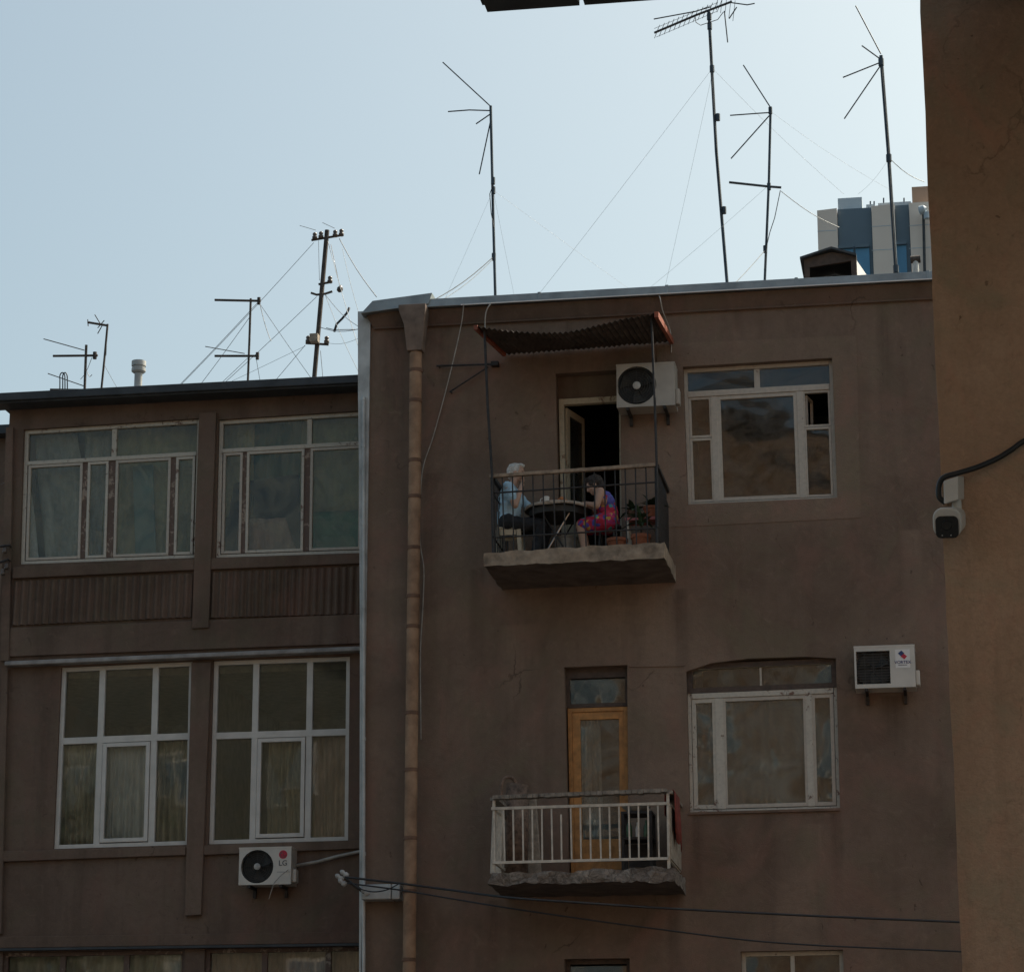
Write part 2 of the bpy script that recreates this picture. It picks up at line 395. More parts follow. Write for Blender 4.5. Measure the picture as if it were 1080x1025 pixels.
def thing(name, label, cat, loc, group=None):
    o = bpy.data.objects.new(name, None); COL.objects.link(o); o.empty_display_size = .2
    ORG[o.name] = Vector(loc); o.location = loc
    return tag(o, label, cat, group)

def dup(o, delta, parent):
    c = o.copy(); COL.objects.link(c); c.parent = parent
    c.location = o.location+Vector(delta); ORG[c.name] = ORG[o.name]+Vector(delta); return c

def wall_mesh(mb, outer, holes, y0, y1, mi=0):
    """outer/holes: lists of (x,z); plate between y0 (front) and y1 with openings"""
    bx0, bx1 = min(a[0] for a in outer)+.012, max(a[0] for a in outer)-.012
    polys = [[Vector((a[0], a[1])) for a in outer]]+[[Vector((min(max(a[0], bx0), bx1), a[1])) for a in p] for p in holes]
    flat = [p for q in polys for p in q]; n = len(flat); edges = []; k = 0
    for q in polys:
        edges += [(k+i, k+(i+1) % len(q)) for i in range(len(q))]; k += len(q)
    cv, _, cf, ov, _, _ = delaunay_2d_cdt(flat, edges, [], 0, 1e-5)
    back = [o[0] if o else 0 for o in ov]
    def inside(p, q):
        r = False
        for i in range(len(q)):
            a, b = q[i], q[i-1]
            if (a.y > p.y) != (b.y > p.y) and p.x < (b.x-a.x)*(p.y-a.y)/(b.y-a.y)+a.x: r = not r
        return r
    tris = []
    for t in cf:
        c = (cv[t[0]]+cv[t[1]]+cv[t[2]])/3
        if inside(c, polys[0]) and not any(inside(c, q) for q in polys[1:]): tris.append([back[i] for i in t])
    vs = [(p.x, y0, p.y) for p in flat]+[(p.x, y1, p.y) for p in flat]
    fs = [tuple(t) for t in tris]+[tuple(i+n for i in reversed(t)) for t in tris]
    k = 0
    for q in polys:
        m = len(q)
        for i in range(m): fs.append((k+i, k+(i+1) % m, k+(i+1) % m+n, k+i+n))
        k += m
    return mb.add(vs, fs, mi)

def xz(px, py, Y):
    p = P(px, py, Y); return (p.x, p.z)

class Quad:
    """a leaning rectangle of the facade measured at its four corners"""
    def __init__(s, tl, tr, bl, br, Y):
        s.px = (tl, tr, bl, br); s.Y = Y
        s.c = [xz(*a, Y) for a in (tl, tr, bl, br)]
    def st(s, a, b):          # a: 0..1 left to right, b: 0..1 top to bottom
        tl, tr, bl, br = s.c
        return tuple((tl[i]*(1-a)+tr[i]*a)*(1-b)+(bl[i]*(1-a)+br[i]*a)*b for i in (0, 1))
    def s_of(s, x):
        tl, tr, bl, br = s.px; l = (tl[0]+bl[0])/2; r = (tr[0]+br[0])/2; return (x-l)/(r-l)
    def t_of(s, y):
        tl, tr, bl, br = s.px; t = (tl[1]+tr[1])/2; b = (bl[1]+br[1])/2; return (y-t)/(b-t)
    def quad(s, a0, a1, b0, b1):
        return [s.st(a0, b1), s.st(a1, b1), s.st(a1, b0), s.st(a0, b0)]
    def outline(s, m=0.):
        w = abs(s.c[1][0]-s.c[0][0]); h = abs(s.c[0][1]-s.c[2][1])
        return s.quad(-m/w, 1+m/w, -m/h, 1+m/h)
    def w(s): return s.c[1][0]-s.c[0][0]
    def h(s): return s.c[0][1]-s.c[2][1]

def pane(q, a0, a1, b0, b1, y, mat, parent, name='pane', jit=.6):
    """glass sheet 4 mm thick, hung very slightly out of true"""
    mb = MB(); c = q.quad(a0, a1, b0, b1)
    dy = [random.uniform(-jit, jit)*.004 for _ in range(4)]
    vs = [(p[0], y+d, p[1]) for p, d in zip(c, dy)]+[(p[0], y+d+.004, p[1]) for p, d in zip(c, dy)]
    mb.add(vs, [(0, 1, 2, 3), (7, 6, 5, 4), (4, 5, 1, 0), (5, 6, 2, 1), (6, 7, 3, 2), (7, 4, 0, 3)])
    return mb.build(name, mat, parent)

def frame_ring(mb, q, a0, a1, b0, b1, t, y0, y1, mi=0):
    w = q.w(); h = q.h(); da = t/w; db = t/h
    mb.hexa(q.quad(a0, a0+da, b0, b1), y0, y1, mi); mb.hexa(q.quad(a1-da, a1, b0, b1), y0, y1, mi)
    mb.hexa(q.quad(a0+da, a1-da, b0, b0+db), y0, y1, mi); mb.hexa(q.quad(a0+da, a1-da, b1-db, b1), y0, y1, mi)

# ------------------------------------------------------------------ right-hand brown building (facade y = 0)
XL = P(387, 600, 0).x
ZCAP = P(700, 306, 0).z
XR = 9.0
ROOF_Z = ZCAP-.22
bld = thing('apartment_building', 'tall brown stucco apartment house with two balconies and grey metal roof edge', 'building', (XL+4, 4, 0))

qU = Quad((720, 387), (877.5, 377.5), (725, 532), (883, 525), 0)
qL = Quad((723.5, 701), (881.5, 694), (727, 856.5), (886, 852), 0)
qB = Quad((781, 1003), (889, 1001), (784, 1120), (893, 1119), 0)
qDU = Quad((586, 394), (654, 390), (590, 596), (656, 593), 0)
qDL = Quad((595, 703.5), (661.5, 701), (600, 935), (663, 934), 0)
qDB = Quad((595, 1011), (664, 1010), (599, 1180), (666, 1180), 0)
zt = ZCAP-.10
arch = qL.outline()          # bl br tr tl -> shallow arched head over the lower window
tlp, trp = qL.st(0, 0), qL.st(1, 0)
head = [qL.st(1, 0), qL.st(.8, -.02), qL.st(.42, -.025), qL.st(.17, -.005), qL.st(0, .045)]
holeL = [qL.st(0, 1), qL.st(1, 1)]+head
m = MB()
wall_mesh(m, [(XL, 0), (XR, 0), (XR, zt), (XL, zt)], [qU.outline(), holeL, qB.outline(), qDU.outline(), qDL.outline(), qDB.outline()], 0, .34)
m.box(XL, XL+.3, .34, 9, 0, zt); m.box(XR-.3, XR, .34, 9, 0, zt); m.box(XL, XR, 9, 9.3, 0, zt)
m.build('wall', M['brown'], bld)
m = MB(); m.box(XL+.3, XR-.3, .34, 9, ROOF_Z-.25, ROOF_Z); m.build('roof', M['tar'], bld)
# rooms: ceilings, partitions and back wall, all inside the shell
zu, zl = P(620, 586, -.6).z, P(620, 922, -.6).z
m = MB()
for z in (zl-.02, zu-.02): m.box(XL+.31, XR-.31, .345, 8.99, z-.25, z)
m.box(XL+.31, XR-.31, 4.2, 4.3, 0, ROOF_Z-.26)
xp = P(700, 600, 0).x
m.box(xp-.05, xp+.05, .345, 4.19, 0, ROOF_Z-.26)
m.build('interior', M['inside'], bld)
# smoother plaster field round the upper window
m = MB(); f = [xz(693, 557, 0), xz(908, 546, 0), xz(903, 354, 0), xz(693, 363, 0)]
wall_mesh(m, f, [qU.outline()], -.006, -.001); m.build('plaster_patch', M['patch'], bld)
m = MB(); a, b = P(663, 702.5), P(722, 701.5); m.hexa([(a.x, a.z-.012), (b.x, b.z-.012), (b.x, b.z+.012), (a.x, a.z+.012)], -.016, -.001)
m.build('plaster_ledge', M['brown'], bld)
# cornice, cap
m = MB()
zc0, zc1 = P(460, 344).z, P(460, 329).z
m.add([(XL+.05, -.03, zc0), (XR, -.03, zc0), (XR, -.13, zc1-.002), (XL-.05, -.13, zc1-.002), (XL+.05, -.001, zc0), (XR, -.001, zc0), (XR, -.001, zc1-.002), (XL-.05, -.001, zc1-.002)],
      [(0, 1, 2, 3), (7, 6, 5, 4), (4, 5, 1, 0), (5, 6, 2, 1), (6, 7, 3, 2), (7, 4, 0, 3)])
m.box(XL+.04, XR, -.045, -.0305, zc0-.012, zc0+.012)
m.build('cornice', M['brown2'], bld, bevel=.008)
m = MB()
x = P(440, 320).x
while x < XR:
    e = min(x+1.6, XR); j = random.uniform(-.006, .006)
    m.box(x, e-.008, -.19+j, .35, zc1+.004, zc1+.112+j); m.box(e-.03, e+.012, -.197+j, .352, zc1+.002, zc1+.122+j); x = e
m.build('roof_cap', M['roofmetal'], bld, bevel=.006)
m = MB(); m.box(XL+1.2, XR, -.202, -.194, zc1+.0, zc1+.014); m.build('drip_edge', M['sticker'], bld)  # white strip imitates the sunlit lower edge of the cap
# raised folded sheet over the corner + hopper
m = MB()
q = [xz(380.5, 331, -.2), xz(452, 321, -.2), xz(456, 309, -.2), xz(393, 317.5, -.2)]
m.hexa(q, -.21, .4); m.build('corner_hood', M['roofmetal'], bld, bevel=.006)
# pale strip at the corner
m = MB()
pts = [(378.2, 330, 390), (378.5, 415, 388.5), (379.5, 500, 386.5), (380.5, 690, 386), (380, 900, 385), (379.5, 1100, 384), (374, 1700, 380)]
vs = []; fs = []
for i, (xa, y, xb) in enumerate(pts):
    a, b = P(xa, y, .02), P(xb, y, .02)
    vs += [(a.x, -.03, a.z), (XL+.006, -.035, a.z), (XL+.006, -.001, a.z), (a.x, .3, a.z)]
    if i:
        o = 4*(i-1)
        for k in range(4): fs.append((o+k, o+(k+1) % 4, o+4+(k+1) % 4, o+4+k))
fs += [(3, 2, 1, 0), tuple(4*(len(pts)-1)+k for k in range(4))]
m.add(vs, fs); m.build('corner_flashing', M['flash'], bld)
m = MB(); a = [P(383.5, y, -.07) for y in (419, 560, 700, 880, 1100, 1290)]
m.tube(a, .022, 10)
for y in (421, 470, 552, 640, 779, 900):
    c = P(383.5, y, -.07); m.tube([c-Vector((0, 0, .02)), c+Vector((0, 0, .02))], .029, 10)
m.build('thin_drainpipe', M['flash'], bld, smooth='auto')
# downpipe with hopper
YD = -.2
dp = MB(); a = [P(438.5, 372, YD), P(437.5, 500, YD), P(435, 700, YD), P(431.5, 1025, YD), P(430, 1180, YD)]
dp.tube(a, .078, 18); dpo = dp.build('downpipe', M['rustpipe'], bld, smooth='auto')
for y in (391, 423, 486, 524, 578, 629, 661, 752, 812, 884, 940, 1012):
    mm = MB(); x = 439-8*(y-372)/650; c = P(x, y, YD); mm.tube([c-Vector((0, 0, .022)), c+Vector((0, 0, .022))], .084, 18)
    mm.build('pipe_collar', M['collar'], dpo, smooth='auto')
for y in (424, 628, 806):
    mm = MB(); c = P(439-8*(y-372)/650, y, YD); mm.box(c.x-.012, c.x+.012, YD+.07, -.001, c.z-.012, c.z+.012)
    mm.build('wall_clip', M['iron'], dpo)
mm = MB(); t0, t1 = P(420.5, 322, YD-.12), P(449, 320.5, YD-.12); b0, b1 = P(430.5, 372, YD), P(446.5, 371, YD)
k0, k1 = P(428, 343, YD-.1), P(447.5, 342, YD-.1)
def ring(x0, x1, y0, y1, z): return [(x0, y0, z), (x1, y0, z), (x1, y1, z), (x0, y1, z)]
vs = ring(t0.x, t1.x, YD-.14, -.1, t0.z)+ring(t0.x, t1.x, YD-.14, -.1, t0.z-.06)+ring(k0.x-.02, k1.x, YD-.13, -.11, k0.z)+ring(b0.x, b1.x, YD-.09, -.12, b0.z)
fs = [(0, 1, 2, 3), (15, 14, 13, 12)]
for i in range(3):
    for k in range(4): fs.append((4*i+k, 4*i+(k+1) % 4, 4*i+4+(k+1) % 4, 4*i+4+k))
mm.add(vs, fs); mm.build('hopper', M['hopper'], dpo, bevel=.006)

# ---- windows of the right building
def window_base(q, y0, y1, t, mat, parent, name='window', bars=()):
    mb = MB(); frame_ring(mb, q, 0, 1, 0, 1, t, y0, y1)
    for a0, a1, b0, b1, ya, yb in bars: mb.hexa(q.quad(a0, a1, b0, b1), ya, yb)
    return mb.build(name, mat, parent, bevel=.004)

def sash(q, a0, a1, b0, b1, t, y0, y1, mat, gmat, parent, bars=(), open_glass=True):
    mb = MB(); frame_ring(mb, q, a0, a1, b0, b1, t, y0, y1)
    mb.build('sash', mat, parent, bevel=.003)
    w, h = q.w(), q.h()
    if open_glass: pane(q, a0+t/w, a1-t/w, b0+t/h, b1-t/h, (y0+y1)/2, gmat, parent)

# upper
q = qU; T = q.t_of(408.5); y0, y1 = .10, .17
e = .004
wU = window_base(q, y0, y1, .045, M['oldwhite'], bld, bars=[
    (.025, .975, T-.012, T+.03, y0-.012, y1), (q.s_of(797), q.s_of(803), .028, T-.013, y0+.004, y1-.003),
    (q.s_of(750), q.s_of(757), T+.031, .975, y0-.006, y1-.004), (q.s_of(841), q.s_of(848), T+.031, .975, y0-.008, y1-.004)])
for a0, a1 in ((.027, q.s_of(797)), (q.s_of(803), .973)): pane(q, a0, a1, .028, T-.013, .13, M['glass_old'], wU)
s1, s2, s3, s4 = q.s_of(751), q.s_of(756.5), q.s_of(841.5), q.s_of(847.5)
tb = q.t_of(457)
sash(q, .026, s1-.001, T+.032, tb-.004, .03, y0+.003, y1-.012, M['oldwhite'], M['glass_old'], wU)
sash(q, .026, s1-.001, tb+.0, .972, .03, y0+.002, y1-.010, M['oldwhite'], M['glass_old'], wU)
sash(q, s2+.001, s3-.001, T+.032, .972, .045, y0+.001, y1-.011, M['oldwhite'], M['glass_old'], wU)
tb = q.t_of(451)
sash(q, s4+.001, .974, tb+.003, .972, .03, y0+.002, y1-.010, M['oldwhite'], M['glass_old'], wU)
# small vent left open: its sash swung inwards on its left edge
mb = MB(); frame_ring(mb, q, s4+.001, .974, T+.032, tb, .024, y0+.003, y1-.012); mb.build('vent_frame', M['oldwhite'], wU)
mb = MB(); a = q.st(s4+.02, T+.05); b = q.st(.96, tb-.02); w_ = b[0]-a[0]; h_ = a[1]-b[1]
rm = Matrix.Rotation(R_(78), 3, 'Z'); c = Vector((a[0], y1, (a[1]+b[1])/2))
for dx, dz, sx, sz in ((0, 0, .03, h_), (w_-.03, 0, .03, h_), (w_/2-.015, h_/2-.015, w_-.032, .03), (w_/2-.015, -h_/2+.015, w_-.032, .03)):
    mb.obox(c+rm@Vector((dx+.015, 0, dz)), sx, .03, sz, rm)
mb.build('open_vent', M['oldwhite'], wU)

# lower
q = qL; T = q.t_of(728)
wL = window_base(q, y0, y1, .04, M['oldwhite2'], bld, bars=[
    (q.s_of(754), q.s_of(763), T+.031, .975, y0-.006, y1-.004), (q.s_of(850), q.s_of(857), T+.031, .975, y0-.008, y1-.004),
    (.025, .975, T-.006, T+.03, y0-.012, y1)])
mb = MB(); frame_ring(mb, q, .001, .999, -.012, T-.007, .06, y0-.016, y1+.004)
mb.hexa(q.quad(q.s_of(802.5), q.s_of(804.5), .03, T-.02), y0, y1-.02, 1)
mb.build('dark_transom', [M['darkwood'], M['oldwhite']], wL)
for a0, a1 in ((.03, q.s_of(803)), (q.s_of(804.5), .97)): pane(q, a0, a1, .02, T-.02, .13, M['glass_dirty'], wL)
sash(q, .026, q.s_of(755.5), T+.032, .972, .05, y0+.002, y1-.010, M['oldwhite2'], M['glass_dirty'], wL)
sash(q, q.s_of(761.5), q.s_of(851.5), T+.032, .972, .045, y0+.001, y1-.011, M['oldwhite'], M['glass_dirty'], wL)
sash(q, q.s_of(856), .974, T+.032, .972, .045, y0+.002, y1-.010, M['oldwhite'], M['glass_dirty'], wL)
# bottom window, only its head is in the picture
q = qB
wB = window_base(q, y0, y1, .05, M['oldwhite2'], bld, bars=[(.48, .52, .04, .96, y0+.003, y1-.003)])
for a0, a1 in ((.03, .48), (.52, .97)): pane(q, a0, a1, .03, .97, .13, M['glass_dirty'], wB)
# sills
m = MB(); 
for q in (qL,):
    a, b = q.st(0, 1), q.st(1, 1); m.hexa([(a[0], a[1]-.03), (b[0], b[1]-.03), (b[0], b[1]-.001), (a[0], a[1]-.001)], -.03, -.002)
m.build('sill', M['brown'], bld)

# ---- upper balcony door, open inwards into a dark room
q = qDU; T = q.t_of(417)
dU = MB(); dU.hexa(q.quad(.001, .999, .001, T-.004), .16, .22)
dU = dU.build('balcony_door', M['brown2'], bld)
mb = MB(); mb.hexa(q.quad(.02, .10, T, 1), .10, .2); mb.hexa(q.quad(.101, .999, T, T+.03), .104, .2); mb.hexa(q.quad(.955, .999, T+.031, 1), .13, .2)
mb.build('door_frame', M['cream'], dU, bevel=.004)
mb = MB(); a = q.st(.115, T+.035); b = q.st(.115, 1.0); hh = a[1]-b[1]; lw = .54
rm = Matrix.Rotation(R_(74), 3, 'Z'); c = Vector(((a[0]+b[0])/2, .205, (a[1]+b[1])/2))
def leafbar(u0, u1, z0, z1, t=.045, bm_=None):
    bm_.obox(c+rm@Vector(((u0+u1)/2, t/2, (z0+z1)/2)), u1-u0, t, z1-z0, rm)
leafbar(0, .09, -hh/2, hh/2, .05, mb); leafbar(lw-.09, lw, -hh/2, hh/2, .05, mb)
leafbar(.091, lw-.091, hh/2-.09, hh/2, .049, mb); leafbar(.091, lw-.091, -hh/2, -hh/2+.6, .049, mb)
mb.build('door_leaf', M['cream'], dU, bevel=.003)
mb = MB(); leafbar(.09, lw-.09, -hh/2+.6, hh/2-.09, .01, mb); mb.build('pane', M['glass_old'], dU)
# near-black lining behind the upper door, the unlit room's darkness in its colour
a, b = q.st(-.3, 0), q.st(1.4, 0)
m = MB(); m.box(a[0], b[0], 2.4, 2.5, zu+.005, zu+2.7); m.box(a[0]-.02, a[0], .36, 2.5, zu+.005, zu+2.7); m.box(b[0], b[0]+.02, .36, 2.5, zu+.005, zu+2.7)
m.box(a[0], b[0], .36, 2.39, zu+2.7, zu+2.75); m.box(a[0]+.001, b[0]-.001, .36, 2.38, zu+.005, zu+.02); m.build('dark_lining', M['insidedark'], bld)

# ---- lower balcony door, ochre wood
q = qDL; T = q.t_of(745)
mb = MB(); frame_ring(mb, q, .001, .999, .001, T-.004, .045, .13, .19); mb.hexa(q.quad(.001, .999, -.001, .045), .126, .18)
dL = mb.build('balcony_door', M['darkwood'], bld)
pane(q, .06, .94, .05, T-.024, .16, M['glass_dirty'], dL)
mb = MB(); frame_ring(mb, q, .02, .985, T, 1, .05, .10, .18); mb.build('door_frame', M['ochrewood'], dL, bevel=.004)
mb = MB(); a0, a1 = .02+.051/q.w(), .985-.051/q.w(); b0 = T+.051/q.h(); g0, g1 = q.s_of(611.5), q.s_of(652); h0, h1 = q.t_of(757.5), q.t_of(884)
mb.hexa(q.quad(a0, g0, b0, .99), .115, .165); mb.hexa(q.quad(g1, a1, b0, .99), .115, .165)
mb.hexa(q.quad(g0, g1, b0, h0), .116, .164); mb.hexa(q.quad(g0, g1, h1, .99), .116, .164)
mb.hexa(q.quad(g0+.12, g1-.12, h1+.03, .95), .108, .1155)
mb.build('door_leaf', M['ochrewood'], dL, bevel=.004)
pane(q, g0-.005, g1+.005, h0-.004, h1+.004, .14, M['glass_dirty'], dL)
mb = MB(); c = q.st(g1+.06, q.t_of(838)); mb.tube([(c[0], .115, c[1]), (c[0], .07, c[1]), (c[0]-.09, .07, c[1])], .009, 8); mb.build('handle', M['chrome'], dL)
# bottom door head
q = qDB
mb = MB(); frame_ring(mb, q, .001, .999, .001, .999, .05, .12, .19); dB = mb.build('balcony_door', M['darkwood'], bld)
pane(q, .06, .94, .04, .97, .15, M['glass_dirty'], dB)

# ---- balcony slabs
def slab(name, tl, tr, bl, br, Y, mats, jag, seed):
    """broken-edged concrete slab between y=Y and the wall"""
    rnd = random.Random(seed); mb = MB()
    A, B, C_, D = P(*tl, Y), P(*tr, Y), P(*bl, Y), P(*br, Y)
    nx, ny, nz = 44, 10, 5
    def pt(i, j, k):
        s, t, u = i/nx, j/ny, k/nz
        top = A.lerp(B, s); bot = C_.lerp(D, s); p = bot.lerp(top, u)
        p = Vector((p.x, Y+(-.002-Y)*t, p.z))
        edge = (j == 0) or i in (0, nx)
        n_ = noise.noise_vector(Vector((p.x*6+seed, p.y*6, p.z*9)))*jag + noise.noise_vector(Vector((p.x*19, p.y*19+seed, p.z*24)))*jag*.6
        if not edge: n_ = n_*.35
        if t > .95: n_.y = 0
        return p+Vector((n_.x*.8, n_.y, n_.z))
    idx = {}
    def vid(i, j, k):
        if (i, j, k) not in idx: idx[(i, j, k)] = len(mb.v); mb.v.append(pt(i, j, k))
        return idx[(i, j, k)]
    def f(a, mi): mb.f.append(a); mb.mi.append(mi)
    for i in range(nx):
        for j in range(ny):
            f([vid(i, j, 0), vid(i, j+1, 0), vid(i+1, j+1, 0), vid(i+1, j, 0)], 1)
            f([vid(i, j, nz), vid(i+1, j, nz), vid(i+1, j+1, nz), vid(i, j+1, nz)], 0)
        for k in range(nz):
            f([vid(i, 0, k), vid(i+1, 0, k), vid(i+1, 0, k+1), vid(i, 0, k+1)], 0)
            f([vid(i, ny, k), vid(i, ny, k+1), vid(i+1, ny, k+1), vid(i+1, ny, k)], 0)
    for j in range(ny):
        for k in range(nz):
            f([vid(0, j, k), vid(0, j, k+1), vid(0, j+1, k+1), vid(0, j+1, k)], 0)
            f([vid(nx, j, k), vid(nx, j+1, k), vid(nx, j+1, k+1), vid(nx, j, k+1)], 0)
    return mb.build(name, mats, bld, smooth='auto')
YB = -1.25
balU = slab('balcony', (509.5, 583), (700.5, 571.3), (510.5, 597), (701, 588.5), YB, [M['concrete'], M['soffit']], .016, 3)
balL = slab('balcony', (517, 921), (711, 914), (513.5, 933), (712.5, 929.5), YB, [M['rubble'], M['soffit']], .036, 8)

def rail(p, q_, r, parent, name, mat, square=False):
    mb = MB()
    p, q_ = Vector(p), Vector(q_)
    mb.tube([p, q_], r, 4 if square else 8); return mb.build(name, mat, parent)
# upper railing
YR = -1.17
l_t, r_t = P(519, 502.5, YR), P(692, 490.5, YR)
l_m, r_m = P(519.5, 520, YR), P(692, 508.5, YR)
l_b, r_b = P(520.5, 567, YR), P(693, 557, YR)
l_f, r_f = P(521, 582, YR), P(693.5, 571, YR)
mb = MB(); mb.hexa([(l_t.x-.03, l_t.z-.02), (r_t.x+.02, r_t.z-.02), (r_t.x+.02, r_t.z+.022), (l_t.x-.03, l_t.z+.022)], YR-.03, YR+.03)
mb.build('handrail', M['railwood'], balU, bevel=.006)
rail(l_m, r_m, .011, balU, 'rail', M['iron']); rail(l_b, r_b, .011, balU, 'rail', M['iron'])
N = 16
for i in range(N+1):
    t = i/N; a = l_t.lerp(r_t, t); b = l_f.lerp(r_f, t)
    b = Vector((b.x+random.uniform(-.008, .008), b.y, b.z-.03))
    rail(a-Vector((0, 0, .021)), b, .020 if i in (0, N) else .0085, balU, 'corner_post' if i in (0, N) else 'baluster', M['iron'])
for (T_, Mm, Bb, Ff) in ((l_t, l_m, l_b, l_f), (r_t, r_m, r_b, r_f)):
    s = 1 if T_ is r_t else -1
    mb = MB(); mb.box(T_.x-.02, T_.x+.03, YR+.032, -.003, T_.z-.03, T_.z+.018); mb.build('side_handrail', M['iron'], balU, bevel=.004)
    for z in (Mm, Bb): rail((z.x, YR, z.z), (z.x, -.003, z.z), .011, balU, 'rail', M['iron'])
    for k in range(1, 9):
        y = YR+(-.02-YR)*k/9
        rail((T_.x, y, T_.z-.031), (Ff.x, y, Ff.z-.03), .0085, balU, 'baluster', M['iron'])
# thin wicker-like dark mesh tied to the right side of the upper railing
mb = MB(); x = r_t.x+.012
for k in range(24):
    y = YR+.03+k*.046; mb.box(x+.003, x+.008, y, y+.028, r_f.z+.03, r_m.z+.02)
mb.build('reed_screen', M['iron'], balU)

# lower railing (beige)
lt, rt = P(520.5, 841.5, YR), P(704, 834, YR)
l2, r2 = P(521, 852.5, YR), P(704, 847, YR)
lb, rb = P(522, 909.5, YR), P(705, 905, YR)
lf, rf = P(522, 920, YR), P(705, 914, YR)
mb = MB(); n = 30
for i in range(n):
    a, b = lt.lerp(rt, i/n), lt.lerp(rt, (i+1)/n-.002); j = noise.noise(Vector((i*.7, 3, 1)))*.012
    mb.hexa([(a.x, a.z-.02+j), (b.x, b.z-.02+j), (b.x, b.z+.022), (a.x, a.z+.022)], YR-.07+j, YR+.06)
mb.build('plank_rail', M['plank'], balL)
mb = MB(); mb.hexa([(l2.x-.03, l2.z-.016), (r2.x, r2.z-.016), (r2.x, r2.z+.016), (l2.x-.03, l2.z+.016)], YR-.015, YR+.015); mb.build('rail', M['ironlight'], balL)
mb = MB(); mb.hexa([(lb.x-.02, lb.z-.015), (rb.x, rb.z-.015), (rb.x, rb.z+.015), (lb.x-.02, lb.z+.015)], YR-.015, YR+.015); mb.build('rail', M['ironlight'], balL)
N = 18
for i in range(N+1):
    t = i/N; a = l2.lerp(r2, t); b = lb.lerp(rb, t); post = i in (0, N)
    if post:
        a2 = lt.lerp(rt, t); b2 = lf.lerp(rf, t)
        mb = MB(); mb.box(a2.x-.016, a2.x+.016, YR+.016, YR+.048, b2.z-.06, a2.z-.022); mb.build('corner_post', M['ironlight'], balL)
    j = random.uniform(-.006, .006)
    mb = MB(); top = a.z-.017 if i != 7 else a.z-.09
    mb.hexa([(b.x-.009+j, b.z+.016), (b.x+.009+j, b.z+.016), (a.x+.009, top), (a.x-.009, top)], YR-.008, YR+.008)
    mb.build('baluster', M['ironlight'], balL)
for s, (T2, B2, Tt) in enumerate(((l2, lb, lt), (r2, rb, rt))):
    mb = MB(); mb.box(Tt.x-.05, Tt.x+.05, YR+.062, -.003, Tt.z-.018, Tt.z+.02); mb.build('plank_rail', M['plank'], balL)
    for z, nm in ((T2, 'rail'), (B2, 'rail')):
        mb = MB(); mb.box(z.x-.014, z.x+.014, YR+.017, -.003, z.z-.014, z.z+.014); mb.build(nm, M['ironlight'], balL)
    for k in range(1, 10):
        y = YR+(-.02-YR)*k/10
        mb = MB(); mb.box(T2.x-.008, T2.x+.008, y-.008, y+.008, B2.z+.015, T2.z-.015); mb.build('baluster', M['ironlight'], balL)
mb = MB(); x = r2.x+.018
mb.hexa([(x, rb.z+.0), (x+.012, rb.z+.0), (x+.012, r2.z-.02), (x, r2.z-.02)], YR+.03, -.03); mb.build('side_panel', M['rugpale'], balL)

# ------------------------------------------------------------------ awning over the upper balcony
YA = -1.3
aw = thing('awning', 'sagging rusty corrugated sheet awning on thin poles over the upper balcony', 'awning', P(600, 360, -.6))
mb = MB(); nx, ny = 132, 8
front = [(503, 345), (530, 348.5), (562, 351.5), (592, 351.5), (622, 346), (655, 337.5), (686, 331.5), (693, 330)]
def fz(px):
    for (a, b), (c, d) in zip(front, front[1:]):
        if px <= c: return b+(d-b)*(px-a)/(c-a)
    return front[-1][1]
bl_, br_ = P(533, 374, -.03), P(708, 360.5, -.03)
for th in (0, .004):
    for j in range(ny+1):
        for i in range(nx+1):
            s = i/nx; px = 503+190*s
            a = P(px, fz(px), YA); b = bl_.lerp(br_, s); t = j/ny
            p = a.lerp(b, t); p.z += .013*math.sin(i*math.pi/2)*1.0 - .03*math.sin(t*math.pi)*(1-abs(2*s-1)) + th
            p.z += .012*noise.noise(Vector((p.x*4, p.y*4, 0)))
            mb.v.append(p)
W = nx+1; L = W*(ny+1)
for j in range(ny):
    for i in range(nx):
        o = j*W+i; mb.f.append([o, o+1, o+W+1, o+W]); mb.mi.append(0); mb.f.append([L+o, L+o+W, L+o+W+1, L+o+1]); mb.mi.append(0)
for i in range(nx):
    mb.f.append([i, L+i, L+i+1, i+1]); mb.mi.append(0); o = ny*W+i; mb.f.append([o, o+1, L+o+1, L+o]); mb.mi.append(0)
for j in range(ny):
    o = j*W; mb.f.append([o, o+W, L+o+W, L+o]); mb.mi.append(0); o = j*W+nx; mb.f.append([o, L+o, L+o+W, o+W]); mb.mi.append(0)
mb.build('corrugated_sheet', M['rustsheet'], aw)
mb = MB(); a, b = P(692, 331, YA), br_
mb.hexa([(a.x-.02, a.z-.05), (a.x+.03, a.z-.05), (a.x+.03, a.z+.02), (a.x-.02, a.z+.02)], YA-.02, YA+.03)
d = b-a; mb.add([a+Vector((-.015, .031, -.055)), a+Vector((.03, .031, -.055)), a+Vector((.03, .031, .03)), a+Vector((-.015, .031, .03)), b+Vector((-.015, -.02, -.04)), b+Vector((.03, -.02, -.04)), b+Vector((.03, -.02, .03)), b+Vector((-.015, -.02, .03))],
       [(0, 1, 2, 3), (7, 6, 5, 4), (4, 5, 1, 0), (5, 6, 2, 1), (6, 7, 3, 2), (7, 4, 0, 3)])
mb.build('edge_beam', M['rustred'], aw)
mb = MB(); a, b = P(502.5, 345.5, YA), bl_
